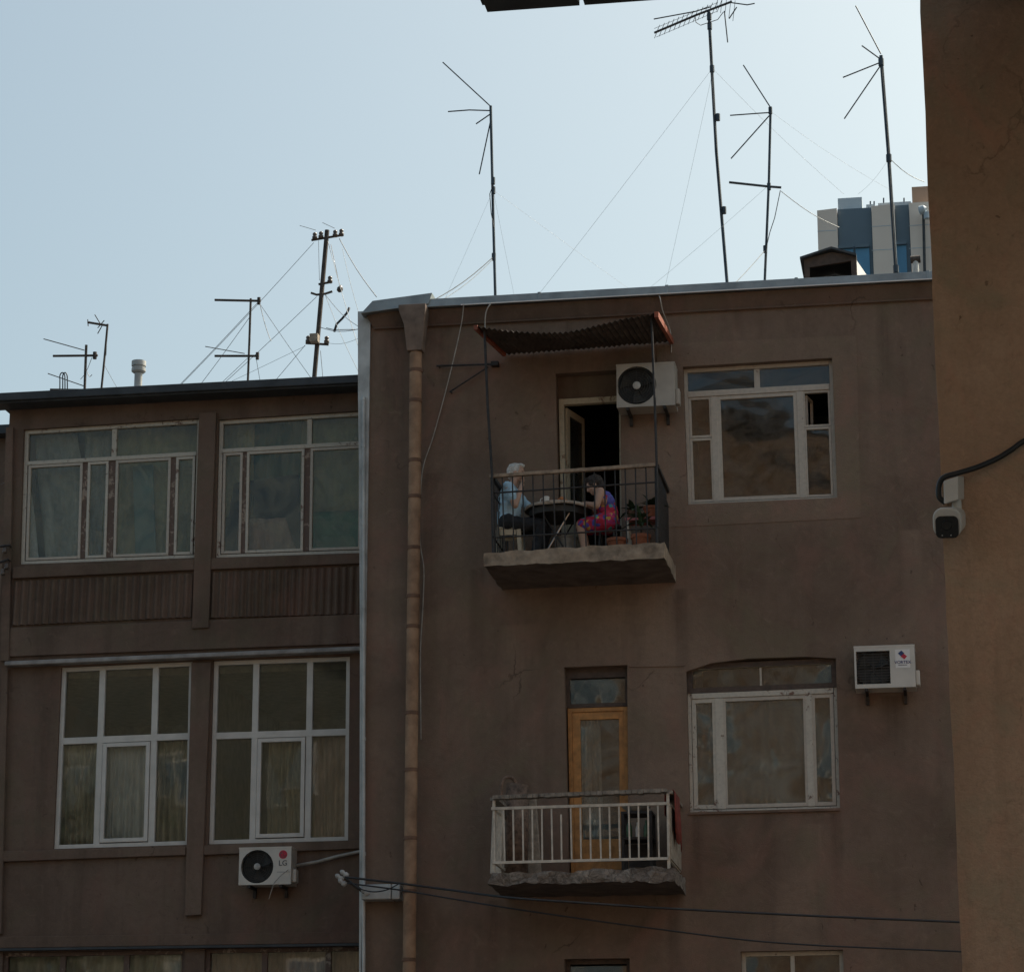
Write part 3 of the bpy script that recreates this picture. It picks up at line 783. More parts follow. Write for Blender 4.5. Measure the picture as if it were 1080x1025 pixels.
mb.add([a+Vector((-.03, -.01, -.03)), a+Vector((.012, -.01, -.03)), a+Vector((.012, -.01, .03)), a+Vector((-.03, -.01, .03)), b+Vector((-.03, -.02, -.03)), b+Vector((.012, -.02, -.03)), b+Vector((.012, -.02, .02)), b+Vector((-.03, -.02, .02))],
       [(0, 1, 2, 3), (7, 6, 5, 4), (4, 5, 1, 0), (5, 6, 2, 1), (6, 7, 3, 2), (7, 4, 0, 3)])
mb.build('edge_beam', M['rustred'], aw)
mb = MB(); mb.tube([P(511, 349, YR-.03), P(514.5, 430, YR-.03), P(519, 500, YR-.03), P(520, 566, YR-.03)], .016, 8); mb.build('pole', M['iron'], aw)
mb = MB(); mb.tube([P(687, 336, YR-.03), P(690.5, 420, YR-.03), P(693, 500, YR-.03), P(693.5, 556, YR-.03)], .015, 8); mb.build('pole', M['iron'], aw)
# clothes-line bracket on the left pole
br = thing('clothesline_bracket', 'dark iron bracket bar with a slanting strut left of the awning', 'bracket', P(520, 385, -1.1))
rail(P(460.5, 386, -.06), P(526, 384, -.06), .013, br, 'bar', M['iron']); rail(P(474, 413.5, -.05), P(515, 387, -.05), .010, br, 'strut', M['iron'])
a = P(522, 384, -.06)
mb = MB(); mb.box(a.x-.045, a.x+.045, -.1, -.002, a.z-.026, a.z+.026); mb.build('clamp', M['iron'], br)
for x, y in ((463, 386), (475.5, 413)):
    c = P(x, y, -.06); rail(c, (c.x, -.001, c.z), .01, br, 'stub', M['iron'])

# ------------------------------------------------------------------ air conditioners
def text_mesh(body, size, mat, name, parent, loc, ext=.0015):
    cu = bpy.data.curves.new(name, 'FONT'); cu.body = body; cu.size = size; cu.extrude = ext; cu.align_x = 'CENTER'; cu.align_y = 'CENTER'
    cu.offset = size*.012
    t = bpy.data.objects.new('tmp', cu); COL.objects.link(t)
    dg = bpy.context.evaluated_depsgraph_get(); me = bpy.data.meshes.new_from_object(t.evaluated_get(dg))
    bpy.data.objects.remove(t); bpy.data.curves.remove(cu)
    me.name = name; me.materials.clear(); me.materials.append(mat)
    o = bpy.data.objects.new(name, me); COL.objects.link(o); o.rotation_euler = (math.pi/2, 0, 0)
    place(o, Vector(loc), parent); return o

def aircon(label, tl, br_px, Yf, depth, fan, logo, casemat, sidecap=True):
    a, b = P(*tl, Yf), P(*br_px, Yf)
    x0, x1, z1, z0 = a.x, b.x, a.z, b.z; w = x1-x0; h = z1-z0
    t = thing('air_conditioner', label, 'air conditioner', ((x0+x1)/2, Yf+depth/2, z0), 'outdoor air conditioner units on the facades')
    fx, fr = x0+w*fan[0], fan[1]*h
    fz_ = z0+h*fan[2]
    # casing: front plate with a round (or square) opening, then sides
    n = 36; circ = [(fx+fr*math.cos(2*math.pi*k/n), fz_+fr*math.sin(2*math.pi*k/n)) for k in range(n)]
    if fan[3] == 'square':
        s = min(fr*.96, fx-x0-.022); fr = s/.96; circ = [(fx-s, fz_-s), (fx+s, fz_-s), (fx+s, fz_+s), (fx-s, fz_+s)]
    mb = MB(); wall_mesh(mb, [(x0, z0), (x1, z0), (x1, z1), (x0, z1)], [circ], Yf, Yf+.02)
    mb.box(x0, x1, Yf+.0205, Yf+depth, z0+.004, z0+.02); mb.box(x0-.004, x1+.004, Yf-.004, Yf+depth, z1-.014, z1+.006)
    mb.box(x0, x0+.015, Yf+.0205, Yf+depth, z0+.021, z1-.015); mb.box(x1-.015, x1, Yf+.0205, Yf+depth, z0+.021, z1-.015)
    mb.box(x0+.016, x1-.016, Yf+depth-.015, Yf+depth, z0+.021, z1-.015)
    mb.build('casing', casemat, t)
    mb = MB(); mb.lathe((fx, Yf+.1, fz_), (0, -1, 0), [(fr*1.02, -.01), (fr*1.02, 0)], 36); mb.build('fan_back', M['black'], t)
    mb = MB()
    for k in range(3):
        w0 = k*2*math.pi/3+.4; pts = []
        for u in range(7):
            r = fr*(.15+.75*u/6)
            for e_ in (-.38, .38): pts.append((fx+r*math.cos(w0+e_+.05*u), Yf+.06+e_*.05, fz_+r*math.sin(w0+e_+.05*u)))
        fs = [(2*u, 2*u+1, 2*u+3, 2*u+2) for u in range(6)]
        mb.add(pts, fs)
    mb.build('fan_blades', M['darkgrille'], t)
    mb = MB()
    if fan[3] == 'square':
        for k in range(13):
            z = fz_-fr*.94+fr*1.88*k/12; mb.box(fx-fr*.955, fx+fr*.955, Yf+.004, Yf+.010, z-.003, z+.003)
        for k in range(5):
            x = fx-fr*.95+fr*1.9*k/4; mb.box(x-.003, x+.003, Yf+.0105, Yf+.016, fz_-fr*.95, fz_+fr*.95)
    else:
        for k in range(1, 8):
            r = fr*k/8+.01; mb.tube([(fx+r*math.cos(2*math.pi*j/28), Yf+.006, fz_+r*math.sin(2*math.pi*j/28)) for j in range(29)], .0032, 4, cap=False)
        for k in range(12):
            w0 = 2*math.pi*k/12; mb.tube([(fx+fr*.15*math.cos(w0), Yf+.012, fz_+fr*.15*math.sin(w0)), (fx+fr*math.cos(w0), Yf+.012, fz_+fr*math.sin(w0))], .003, 4)
    mb.build('fan_grille', M['darkgrille'], t)
    if fan[3] != 'square':
        mb = MB(); mb.lathe((fx, Yf+.004, fz_), (0, -1, 0), [(fr*.2, -.01), (fr*.2, .008), (fr*.14, .014), (.002, .015)], 20); mb.build('fan_hub', M['hub'], t, smooth='auto')
    if sidecap:
        mb = MB(); mb.box(x1+.001, x1+.05, Yf+.06, Yf+.2, z0+.03, z0+h*.42); mb.build('valve_cover', casemat, t, bevel=.012)
    for bx in (x0+.13, x1-.13):
        mb = MB(); mb.box(bx-.018, bx+.018, Yf+.01, -.002 if not hasattr(logo, 'wall') else 0, z0-.032, z0-.001)
        mb.box(bx-.018, bx+.018, -.05, -.002, z0-.13, z0-.033); mb.build('bracket', M['iron'], t)
    if logo: logo(t, x0, x1, z0, z1, Yf)
    return t

def lg_logo(t, x0, x1, z0, z1, Yf):
    w, h = x1-x0, z1-z0
    cx, cz = x0+w*.845, z0+h*.80
    mb = MB(); mb.lathe((cx, Yf-.001, cz), (0, -1, 0), [(h*.115, -.0005), (h*.115, .002)], 28); mb.build('red_emblem', M['red'], t)
    # grey face lines on the round emblem: an L-shaped nose inside an open ring, one dot
    mb = MB(); r = h*.078
    pts = [(cx+r*math.cos(u), Yf-.0042, cz+r*math.sin(u)) for u in [R_(90+270*k/20) for k in range(21)]]
    mb.tube(pts, .004, 5)
    mb.tube([(cx, Yf-.0042, cz+r*.5), (cx, Yf-.0042, cz-r*.5), (cx+r*.45, Yf-.0042, cz-r*.5)], .004, 5)
    mb.lathe((cx-r*.5, Yf-.003, cz+r*.4), (0, -1, 0), [(.007, 0), (.007, .002)], 10)
    mb.build('emblem_lines', M['greyprint'], t)
    text_mesh('LG', h*.2, M['greyprint'], 'brand_letters', t, (cx, Yf-.003, z0+h*.565))
    mb = MB(); mb.box(x0+w*.735, x1-.01, Yf-.002, Yf-.0005, z0+h*.325, z0+h*.335); mb.build('panel_seam', M['greyprint'], t)

def sticker_logo(t, x0, x1, z0, z1, Yf):
    w, h = x1-x0, z1-z0
    cx, cz = x0+w*.80, z0+h*.69
    mb = MB(); mb.box(cx-w*.12, cx+w*.12, Yf-.0022, Yf-.0005, cz-h*.23, cz+h*.21); mb.build('sticker', M['sticker'], t)
    s = h*.062
    def dia(c, mat, name, flip):
        mb = MB(); k = 1 if flip else -1
        mb.hexa([(c[0]-s*1.2, c[1]), (c[0]-.1*s*k, c[1]-s*1.1), (c[0]+s*1.2, c[1]), (c[0]+.1*s*k, c[1]+s*1.1)], Yf-.0045, Yf-.0024); mb.build(name, mat, t)
    dia((cx-s*.5, cz+h*.115), M['blueprint'], 'blue_emblem', True); dia((cx+s*.5, cz+h*.04), M['red'], 'red_emblem', False)
    text_mesh('VORTEX', h*.10, M['blueprint'], 'brand_letters', t, (cx, Yf-.004, cz-h*.1))
    mb = MB(); mb.box(cx-w*.075, cx+w*.07, Yf-.0036, Yf-.0024, cz-h*.172, cz-h*.158); mb.build('fine_print', M['greyprint'], t)

aircon('aged white air conditioner hung beside the upper balcony door under the awning', (650, 385), (712, 427), -.42, .34, (.345, .445, .5, 'round'), None, M['acgrey'])
aircon('white air conditioner with a red and blue sticker right of the lower window', (900.5, 682), (966, 724), -.40, .32, (.31, .47, .49, 'square'), sticker_logo, M['acwhite'])
YLF = 1.2
def shift_ac():
    t = aircon('white air conditioner with a round red emblem below the plastic windows', (252.5, 894), (306.5, 932), YLF-.34, .3, (.35, .45, .49, 'round'), lg_logo, M['acwhite'])
    for c in t.children:
        if c.name.startswith('bracket'):
            for v in c.data.vertices:
                wy = v.co.y+ORG[c.name].y
                if wy > -.1 and wy < .1: v.co.y += YLF
    return t
ac3 = shift_ac()
mb = MB(); a = P(304, 917, YLF-.36)
mb.tube([a, P(297, 922, YLF-.4), P(289, 931, YLF-.38), P(286, 940, YLF-.36), P(283.5, 948, YLF-.36)], .006, 6); mb.build('drain_hose', M['palewire'], ac3, smooth=True)
mb = MB(); mb.tube([P(310, 913, YLF-.1), P(335, 908.5, YLF-.06), P(355, 903, YLF-.05), P(378, 898, YLF-.05), P(392, 896, YLF-.05)], .021, 8)
tag(mb.build('pipe_conduit', M['palewire'], smooth=True), 'pale pipe run from the emblem air conditioner to the building corner', 'conduit')

# ------------------------------------------------------------------ left building (facade y = 1.2)
Y = YLF
XLL = P(7, 500, Y).x
lb_ = thing('apartment_building', 'lower brown house on the left with wide glazed bays and dark roof edge', 'building', (XLL+3, 5, 0))
q1 = Quad((25, 453), (211, 441), (20.5, 595), (207, 588), Y)
q2 = Quad((230.5, 442.5), (412, 431), (227, 588), (411, 582), Y)
q3 = Quad((64.5, 703.5), (203, 697), (56, 895), (199, 890.5), Y)
q4 = Quad((225, 696.5), (369, 691.5), (219.5, 890), (367, 886), Y)
q5 = Quad((3, 1004), (195, 1001), (-4, 1150), (190, 1148), Y)
q6 = Quad((216, 1000), (408, 997), (212, 1148), (406, 1146), Y)
ZL = P(200, 414, Y).z
m = MB()
p1 = Quad((15, 613), (206, 604.5), (12, 661), (204, 652), Y); p2 = Quad((223, 603.5), (411, 596), (221, 653), (410, 648), Y)
p3 = Quad((11, 706), (64, 703), (3, 903), (56, 901), Y)
p4 = Quad((3, 915), (198, 906.5), (0, 983), (197, 978), Y); p5 = Quad((214.5, 906), (408, 897), (213, 978), (407, 974), Y)
wall_mesh(m, [(XLL, 0), (XL-.003, 0), (XL-.003, ZL), (XLL, ZL)], [x.outline() for x in (q1, q2, q3, q4, q5, q6)], Y, Y+.3)
m.box(XLL, XLL+.3, Y+.3, 8, 0, ZL); m.box(XLL, XL-.003, 8, 8.3, 0, ZL)
m.build('wall', M['brown2'], lb_)
# raised pilasters and bands, standing proud of the plain wall
def band(mb, pts_l, pts_r, y0, y1):      # quads given by photo corners (top-left.. ) at facade plane
    (xl, yt), (xl2, yb) = pts_l; (xr, yt2), (xr2, yb2) = pts_r
    mb.hexa([xz(xl2, yb, Y), xz(xr2, yb2, Y), xz(xr, yt2, Y), xz(xl, yt, Y)], y0, y1)
def pier(a, b, y0):
    m = MB(); band(m, a, b, y0, Y-.001); m.build('pier', M['brown2'], lb_, bevel=.006)
m = MB()
pier([(211.5, 437), (204, 664)], [(229.5, 436), (221.5, 663)], Y-.075)      # pier between upper bays
pier([(203.5, 700), (196.5, 966)], [(224, 699), (213.5, 965)], Y-.075)     # pier between lower bays
pier([(8, 452), (2, 698)], [(15.5, 452), (11, 698)], Y-.07)
pier([(3, 706), (-4, 985)], [(10, 706), (3, 985)], Y-.07)
m = MB()
band(m, [(15, 599), (14.5, 611)], [(206, 591), (206, 602)], Y-.06, Y-.001); band(m, [(222, 590), (222, 601.5)], [(411, 584), (411, 594)], Y-.06, Y-.001)
band(m, [(12, 663), (10, 693)], [(411, 647), (411, 678)], Y-.045, Y-.001)
band(m, [(3, 898), (3, 909)], [(197, 893.5), (197, 902)], Y-.06, Y-.001); band(m, [(215, 892), (215, 902)], [(408, 885), (408, 894)], Y-.06, Y-.001)
band(m, [(-4, 988), (-4, 1000)], [(411, 982), (411, 994)], Y-.05, Y-.001)
m.build('sill_band', M['brown2'], lb_, bevel=.008)
m = MB(); band(m, [(-6, 1000.5), (-6, 1003)], [(411, 994.5), (411, 997)], Y-.09, Y-.001); m.build('drip_edge', M['roofdark'], lb_)
# corrugated spandrel sheets
for q in (p1, p2):
    mb = MB(); n = 120 if q is p2 else 120; b0, b1 = .02, .98
    amp = .022
    for row, b in enumerate((b0, b1)):
        for i in range(n+1):
            x_, z_ = q.st(.01+.98*i/n, b)
            mb.v.append(Vector((x_, Y-.035-amp*math.sin(i*2*math.pi/5), z_)))
    for i in range(n): mb.f.append([i, i+1, n+1+i+1, n+1+i]); mb.mi.append(0)
    k = len(mb.v)
    for row, b in enumerate((b0, b1)):
        for i in range(n+1):
            x_, z_ = q.st(.01+.98*i/n, b)
            mb.v.append(Vector((x_, Y-.003, z_)))
    for i in range(n): mb.f.append([k+i, k+n+1+i, k+n+1+i+1, k+i+1]); mb.mi.append(0); mb.f.append([i, k+i, k+i+1, i+1]); mb.mi.append(0); mb.f.append([n+1+i, n+2+i, k+n+2+i, k+n+1+i]); mb.mi.append(0)
    mb.build('corrugated_panel', M['brown2'], lb_)
# pale gutter below the upper storey
m = MB()
a, b = P(9, 702, Y), P(411, 685, Y)
m.hexa([(a.x, a.z-.03), (b.x, b.z-.03), (b.x, b.z+.028), (a.x, a.z+.028)], Y-.16, Y-.002); m.build('gutter', M['gutter'], lb_, bevel=.012)
# roof
m = MB(); zr = P(200, 416, Y-.3).z; xr0 = P(-14, 430, Y-.3).x
m.box(xr0, XL-.005, Y-.34, Y-.02, zr-.005, zr+.10); m.box(xr0, XL-.005, Y-.018, 8.6, ZL+.003, max(ZL+.05, zr+.03))
m.box(xr0, XL-.005, Y-.38, Y-.345, zr+.02, zr+.13)
m.build('roof', M['roofdark'], lb_, bevel=.01)
LROOF = max(zr+.03, ZL+.05)
zlf = P(200, 690, Y).z
m = MB(); m.box(XLL+.31, XL-.01, Y+.31, 7.99, zlf-.2, zlf); m.box(XLL+.31, XL-.01, 5.0, 5.1, 0, ZL); zl2 = P(200, 992, Y).z; m.box(XLL+.31, XL-.01, Y+.31, 4.99, zl2-.2, zl2)
xm = P(216, 600, Y).x; m.box(xm-.06, xm+.06, Y+.31, 4.99, 0, ZL-.02); m.build('interior', M['inside'], lb_)

# windows, old timber upstairs
def old_bay(q, T, mull, verts):
    ya, yb = Y+.05, Y+.12
    bars = [(.02, .98, T-.014, T+.014, ya-.012, yb), (q.s_of(mull-2.5), q.s_of(mull+2.5), .03, T-.015, ya+.003, yb-.004)]
    w_ = window_base(q, ya, yb, .05, M['oldwhite2'], lb_, bars=bars)
    s0 = .026
    for a0, a1 in ((.027, q.s_of(mull-2.5)), (q.s_of(mull+2.5), .973)): pane(q, a0, a1, .033, T-.015, Y+.085, M['glass_left'], w_)
    edges = [.027]
    for (xa, xb) in verts:
        mb = MB(); mb.hexa(q.quad(q.s_of(xa+2.6), q.s_of(xb-2.6), T+.015, .968), ya+.012, yb-.002); edges += [q.s_of(xa+2.5), q.s_of(xb-2.5)]; mb.build('post', M['barewood'], w_)
    edges.append(.973)
    for k in range(0, len(edges), 2): sash(q, edges[k], edges[k+1], T+.016, .968, .035, ya-.004, yb-.02, M['oldwhite2'] if k % 4 else M['oldwhite'], M['glass_left'], w_)
    return w_
old_bay(q1, q1.t_of(483), 118, [(83, 93.5), (110.5, 123), (176, 186.5)])
old_bay(q2, q2.t_of(470), 325, [(252, 261.5), (317.5, 329), (378, 388)])
def new_bay(q, v, hy, centre):
    ya, yb = Y+.04, Y+.11
    T = q.t_of(hy); bars = [(.03, .97, T-.018, T+.018, ya+.002, yb-.002)]
    for x in v: bars.append((q.s_of(x-3.2), q.s_of(x+3.2), .02, .98, ya+.004, yb-.004))
    w_ = window_base(q, ya, yb, .055, M['upvc'], lb_, bars=bars)
    xs = [.03, q.s_of(v[0]), q.s_of(v[1]), .97]
    d = 3.2/(q.px[1][0]-q.px[0][0])
    for k in range(3):
        a0, a1 = xs[k]+(d if k else 0), xs[k+1]-(d if k < 2 else 0)
        pane(q, a0, a1, .022, T-.018, Y+.08, M['glass_new'], w_)
        if k == 1: sash(q, a0+.003, a1-.003, T+.022, .972, .05, ya-.012, yb-.02, M['upvc'], M['glass_new'], w_)
        else: pane(q, a0, a1, T+.018, .975, Y+.08, M['glass_new'], w_)
    return w_
new_bay(q3, (104, 161), 779, 1); new_bay(q4, (267.5, 325), 774, 1)
for q in (q5, q6):
    ya, yb = Y+.06, Y+.12
    w_ = window_base(q, ya, yb, .05, M['barewood'], lb_, bars=[(.31, .34, .03, .97, ya+.003, yb-.004), (.66, .69, .03, .97, ya+.003, yb-.004)])
    for a0, a1 in ((.03, .31), (.34, .66), (.69, .97)): pane(q, a0, a1, .03, .97, Y+.09, M['glass_new'], w_)

# behind the panes: curtains, sheets, boards; green and teal ones imitate reflections
def curtain(label, xa, xb, yt, yb, Yc, mat, folds=9, amp=.035, name='curtain', slant=0, diag=0, shift=0):
    mb = MB(); a, b = P(xa, yt, Yc), P(xb, yb, Yc); n = folds*8; nz = 8
    for th in (0, .006):
        for j in range(nz+1):
            t = j/nz
            for i in range(n+1):
                s = i/n; x_ = a.x+(b.x-a.x)*s + slant*t*(s-.5) + shift*t; z_ = a.z+(b.z-a.z)*t
                am = amp*(.55+.45*t)*(1+.5*noise.noise(Vector((s*5, xa, 0))))
                mb.v.append(Vector((x_, Yc+am*math.sin(2*math.pi*folds*s+diag*t*6+noise.noise(Vector((s*6, t*1.3, xa)))*4)+th, z_)))
    W = n+1; L = W*(nz+1)
    for j in range(nz):
        for i in range(n):
            o = j*W+i; mb.f.append([o, o+1, o+W+1, o+W]); mb.mi.append(0); mb.f.append([L+o, L+o+W, L+o+W+1, L+o+1]); mb.mi.append(0)
    for i in range(n):
        mb.f.append([i, L+i, L+i+1, i+1]); mb.mi.append(0); o = nz*W+i; mb.f.append([o, o+1, L+o+1, L+o]); mb.mi.append(0)
    for j in range(nz):
        o = j*W; mb.f.append([o, o+W, L+o+W, L+o]); mb.mi.append(0); o = j*W+n; mb.f.append([o, L+o, L+o+W, o+W]); mb.mi.append(0)
    return tag(mb.build(name, mat, smooth=True), label, 'curtain')
C = Y+.24
curtain('cream yellow curtain behind the leftmost pane of the left plastic window', 64, 106, 782, 893, C-.06, M['cur_cream'], 8)
curtain('white net curtain behind the middle pane of the left plastic window', 107, 163, 780, 893, C-.06, M['cur_white'], 10)
curtain('olive curtain behind the right pane of the left plastic window', 164, 205, 778, 893, C-.06, M['cur_olive'], 6, .05)
curtain('olive curtain behind the middle pane of the right plastic window', 284, 330, 774, 890, C-.05, M['cur_olive'], 6, .05)
curtain('pinkish curtain standing in for a reflected sunlit wall behind the rightmost pane of the right plastic window', 331, 378, 772, 890, C-.06, M['cur_pink'], 7, .03)  # pink tone takes the place of a sunlit wall mirrored in the pane
curtain('pale striped curtain along the bottom left window cut by the picture edge', 0, 198, 998, 1150, C, M['cur_cream'], 24, .02)
curtain('greyish curtain along the bottom window under the emblem air conditioner', 218, 400, 995, 1150, C, M['cur_pink'], 24, .02)
curtain('broad grey sheet slanting down behind the leftmost old timber pane', 36, 74, 455, 600, C+.04, M['cur_grey'], 2, .05, 'hanging_sheet', .1, .4, .30)
curtain('narrow pale sheet end at the lower left of the leftmost old timber pane', 14, 26, 500, 600, C+.0, M['cur_white'], 1, .03, 'hanging_sheet', .1, 0, .16)
curtain('grey sheet behind the narrow second pane of the left old timber window', 90, 112, 455, 600, C+.12, M['cur_grey'], 2, .04, 'hanging_sheet', 0, .5)
curtain('yellowish drape behind the right half of the left old timber window', 112, 212, 450, 600, C+.13, M['cur_yel'], 4, .04, 'drape', 0, -.7)
curtain('yellowish blind behind the narrow left pane of the right old timber window', 226, 266, 440, 545, C+.1, M['cur_yel'], 2, .02, 'blind')
curtain('yellowish blind behind the right pane of the right old timber window', 318, 412, 440, 536, C+.03, M['cur_yel'], 3, .02, 'blind', 0, .3)
curtain('dark green cloth standing in for a reflection behind the middle pane of the right old timber window', 262, 322, 436, 520, C+.16, M['cur_green'], 3, .05, 'reflection_cloth', .1, .6)  # cloth added as a green reflection in the pane
curtain('brownish sheet heaped low behind the middle pane of the right old timber window', 252, 300, 548, 606, C+.03, M['cur_pink'], 2, .05, 'hanging_sheet', .3, .5, .1)
def board(name, label, cat, quad, Yb, mat, thick=.03):
    mb = MB(); mb.hexa([xz(x, y, Yb) for x, y in quad], Yb, Yb+thick)
    return tag(mb.build(name, mat, bevel=.005), label, cat)
board('teal_reflection_sheet', 'teal sheet standing in for a reflection behind the middle of the left old timber window', 'sheet', [(143, 600), (165, 600), (161, 490), (140, 492)], C+.02, M['boardteal'])  # coloured plate imitates a teal reflection
board('green_reflection_board', 'green board standing in for a reflection behind the right pane of the right old timber window', 'board', [(318, 600), (414, 595), (412, 532), (322, 540)], C+.07, M['boardgreen'])  # coloured plate imitates a green reflection
board('dark_cabinet', 'dark cabinet behind the middle pane of the right old timber window', 'cabinet', [(232, 600), (318, 598), (314, 500), (228, 512)], C+.1, M['insidedark'], .3)
# right building
curtain('grey curtain half across the ochre balcony door glass, standing in for a reflection', 608, 634, 750, 915, .3, M['cur_grey'], 4, .03, slant=.1)  # pale grey fold takes the place of a reflection in the door glass
curtain('greyish net curtain behind the lower right window, its grey standing in for a reflection', 722, 890, 735, 862, .46, M['cur_dim'], 9, .05)  # grey of the net imitates what the pane reflects

# neighbour sliver beyond the left roof end
nb = thing('brick_building', 'dark low building end glimpsed beyond the left roof', 'building', (-16, 12, 0))
a = P(9, 462, 12)
m = MB(); m.box(a.x-6, a.x+.35, 12, 16, 0, a.z); m.build('wall', M['brown2'], nb)
m = MB(); m.box(a.x-6.2, a.x+.45, 11.7, 16.2, a.z+.002, a.z+.16); m.build('roof', M['roofdark'], nb)
# electric insulators and leads at the far left of the left house
li = thing('wall_insulators', 'small dark cable bracket with insulators at the left picture edge', 'bracket', P(4, 590, Y-.1))
for (x0, y0), (x1, y1) in (((-6, 577), (11, 575)), ((-6, 595), (9, 590))): rail(P(x0, y0, Y-.16), P(x1, y1, Y-.16), .016, li, 'arm', M['iron'])
for x, y in ((5, 580), (7, 597), (3, 603)):
    c = P(x, y, Y-.16); mb = MB(); mb.lathe(c, (0, 0, 1), [(.01, -.05), (.03, -.04), (.028, -.01), (.02, 0), (.026, .02), (.008, .04)], 12); mb.build('insulator', M['porcelain'], li, smooth=True)
for x, y in ((9, 575), (8, 590)):
    c = P(x, y, Y-.16); rail(c, (c.x, Y-.072, c.z), .014, li, 'wall_plug', M['iron'])

# ------------------------------------------------------------------ near ochre wall on the right
YN = -22.0
XN = P(992.5, 512, YN).x
nr = thing('apartment_building', 'near rough ochre wall filling the right edge of the picture', 'building', (XN+3, YN+4, 0))
mb = MB(); nz = 90; prof = []
ztop = 9.5
for k in range(nz+1):
    z = ztop*k/nz
    prof.append((XN+.006*noise.noise(Vector((0, z*4, 1)))+.004*noise.noise(Vector((2, z*17, 1))), z))
for y in (YN, YN+8):
    for x_, z in prof: mb.v.append(Vector((x_+(0 if y == YN else 0), y, z)))
n = nz+1
k = len(mb.v)
mb.v += [Vector((XN+9, YN, 0)), Vector((XN+9, YN, ztop)), Vector((XN+9, YN+8, 0)), Vector((XN+9, YN+8, ztop))]
mb.f.append(list(range(n))+[k+1, k]); mb.mi.append(0)
mb.f.append(([n+i for i in range(n)]+[k+3, k+2])[::-1]); mb.mi.append(0)
for i in range(nz): mb.f.append([i, n+i, n+i+1, i+1]); mb.mi.append(0)
mb.f += [[k, k+1, k+3, k+2], [n-1, 2*n-1, k+3, k+1]]; mb.mi += [0, 0]
mb.build('wall', M['ochre'], nr)
# sheet metal roof running out past the corner, its edge enters the picture top
mb = MB()
ze = P(600, 7, YN-.35).z; x0 = P(514, 12, YN-.35).x; xg = P(614.5, 5, YN-.35).x
for xa, xb in ((x0, xg-.012), (xg+.008, XN+6)):
    mb.box(xa, xb, YN-3, YN-.35, ze, ze+.03)
mb.box(x0-.02, x0+.015, YN-3, YN-.35, ze+.031, ze+.13); mb.box(x0+.016, XN+6, YN-2.9, YN-.37, ze+.2, ze+.24)
for i in range(4):
    y = YN-2.9+i*.8; mb.box(x0+.1, XN+6, y, y+.1, ze+.031, ze+.199)
mb.box(XN+.2, XN+6, YN-.349, YN-.001, ze+.2, ze+.24)
mb.build('canopy', M['roofdark'], nr)

# security camera
Yc = YN
sc = thing('security_camera', 'white security camera with black face on the near ochre wall', 'camera', P(1003, 550, Yc))
a, b = P(995.5, 503, YN-.09), P(1010.5, 531, YN-.09)
mb = MB(); mb.add([P(995, 507.5, YN-.10), P(995.5, 531.5, YN-.10), P(1010.5, 527, YN-.11), P(1010.5, 502, YN-.11), P(995, 507.5, YN-.001)+Vector((.012, 0, 0)), P(995.5, 531.5, YN-.001)+Vector((.012, 0, 0)), P(1017, 527, YN-.001), P(1017, 502, YN-.001)],
    [(0, 1, 2, 3), (7, 6, 5, 4), (4, 5, 1, 0), (5, 6, 2, 1), (6, 7, 3, 2), (7, 4, 0, 3)])
mb.build('mount_box', M['camwhite'], sc, bevel=.004)
mb = MB(); c = P(1009, 531, YN-.05); mb.tube([c+Vector((0, 0, .01)), c-Vector((0, .01, .03))], .018, 14); mb.build('swivel', M['camwhite'], sc, smooth='auto')
c = P(1003, 549.5, YN-.09); rm = Matrix.Rotation(R_(20), 3, 'X') @ Matrix.Rotation(R_(-10), 3, 'Z')
def rprism(name, mat, cen, sx, sz, y0, y1, rad, bev, taper=1.):
    mb = MB(); o_ = []
    for cx, cz, a0 in ((sx/2-rad, sz/2-rad, 0), (-sx/2+rad, sz/2-rad, 90), (-sx/2+rad, -sz/2+rad, 180), (sx/2-rad, -sz/2+rad, 270)):
        for k in range(7): w_ = R_(a0+15*k); o_.append((cx+rad*math.cos(w_), cz+rad*math.sin(w_)))
    n_ = len(o_)
    mb.add([cen+rm@Vector((x, y0, z)) for x, z in o_]+[cen+rm@Vector((x*taper, y1, z*taper)) for x, z in o_], [tuple(range(n_)), tuple(range(2*n_-1, n_-1, -1))]+[(i, (i+1) % n_, (i+1) % n_+n_, i+n_) for i in range(n_)])
    o = mb.build(name, mat, sc, bevel=bev, smooth='auto'); o.modifiers[0].segments = 4
rprism('housing', M['camwhite'], c, .102, .108, -.06, .075, .038, .010, .84)
rprism('hood', M['camwhite'], c+rm@Vector((0, 0, .003)), .106, .110, -.084, -.0605, .038, .007)
rprism('front_glass', M['lens'], c+rm@Vector((0, 0, -.013)), .085, .082, -.090, -.0845, .020, .002)
for dx in (-.018, .014):
    mb = MB(); mb.lathe(c+rm@Vector((dx, -.091, -.043)), rm@Vector((0, -1, 0)), [(.003, 0), (.002, .002)], 8); mb.build('led', M['hub'], sc)
mb = MB(); mb.lathe(c+rm@Vector((0, -.091, -.006)), rm@Vector((0, -1, 0)), [(.018, 0), (.016, .003), (.004, .002)], 20); mb.build('lens', M['black'], sc, smooth='auto')
mb = MB(); path = [(997, 530, .05), (990.5, 524, .06), (990.5, 512, .06), (995.5, 503.5, .07), (1010, 499, .07), (1030, 493, .05), (1050, 484.5, .035), (1066, 475, .03), (1082, 464, .025), (1130, 440, .025), (1300, 372, .025), (1600, 300, .025), (1900, 282, .02), (2600, 270, .015)]
pp = []
pts = [P(x, y, YN-d) for x, y, d in path]
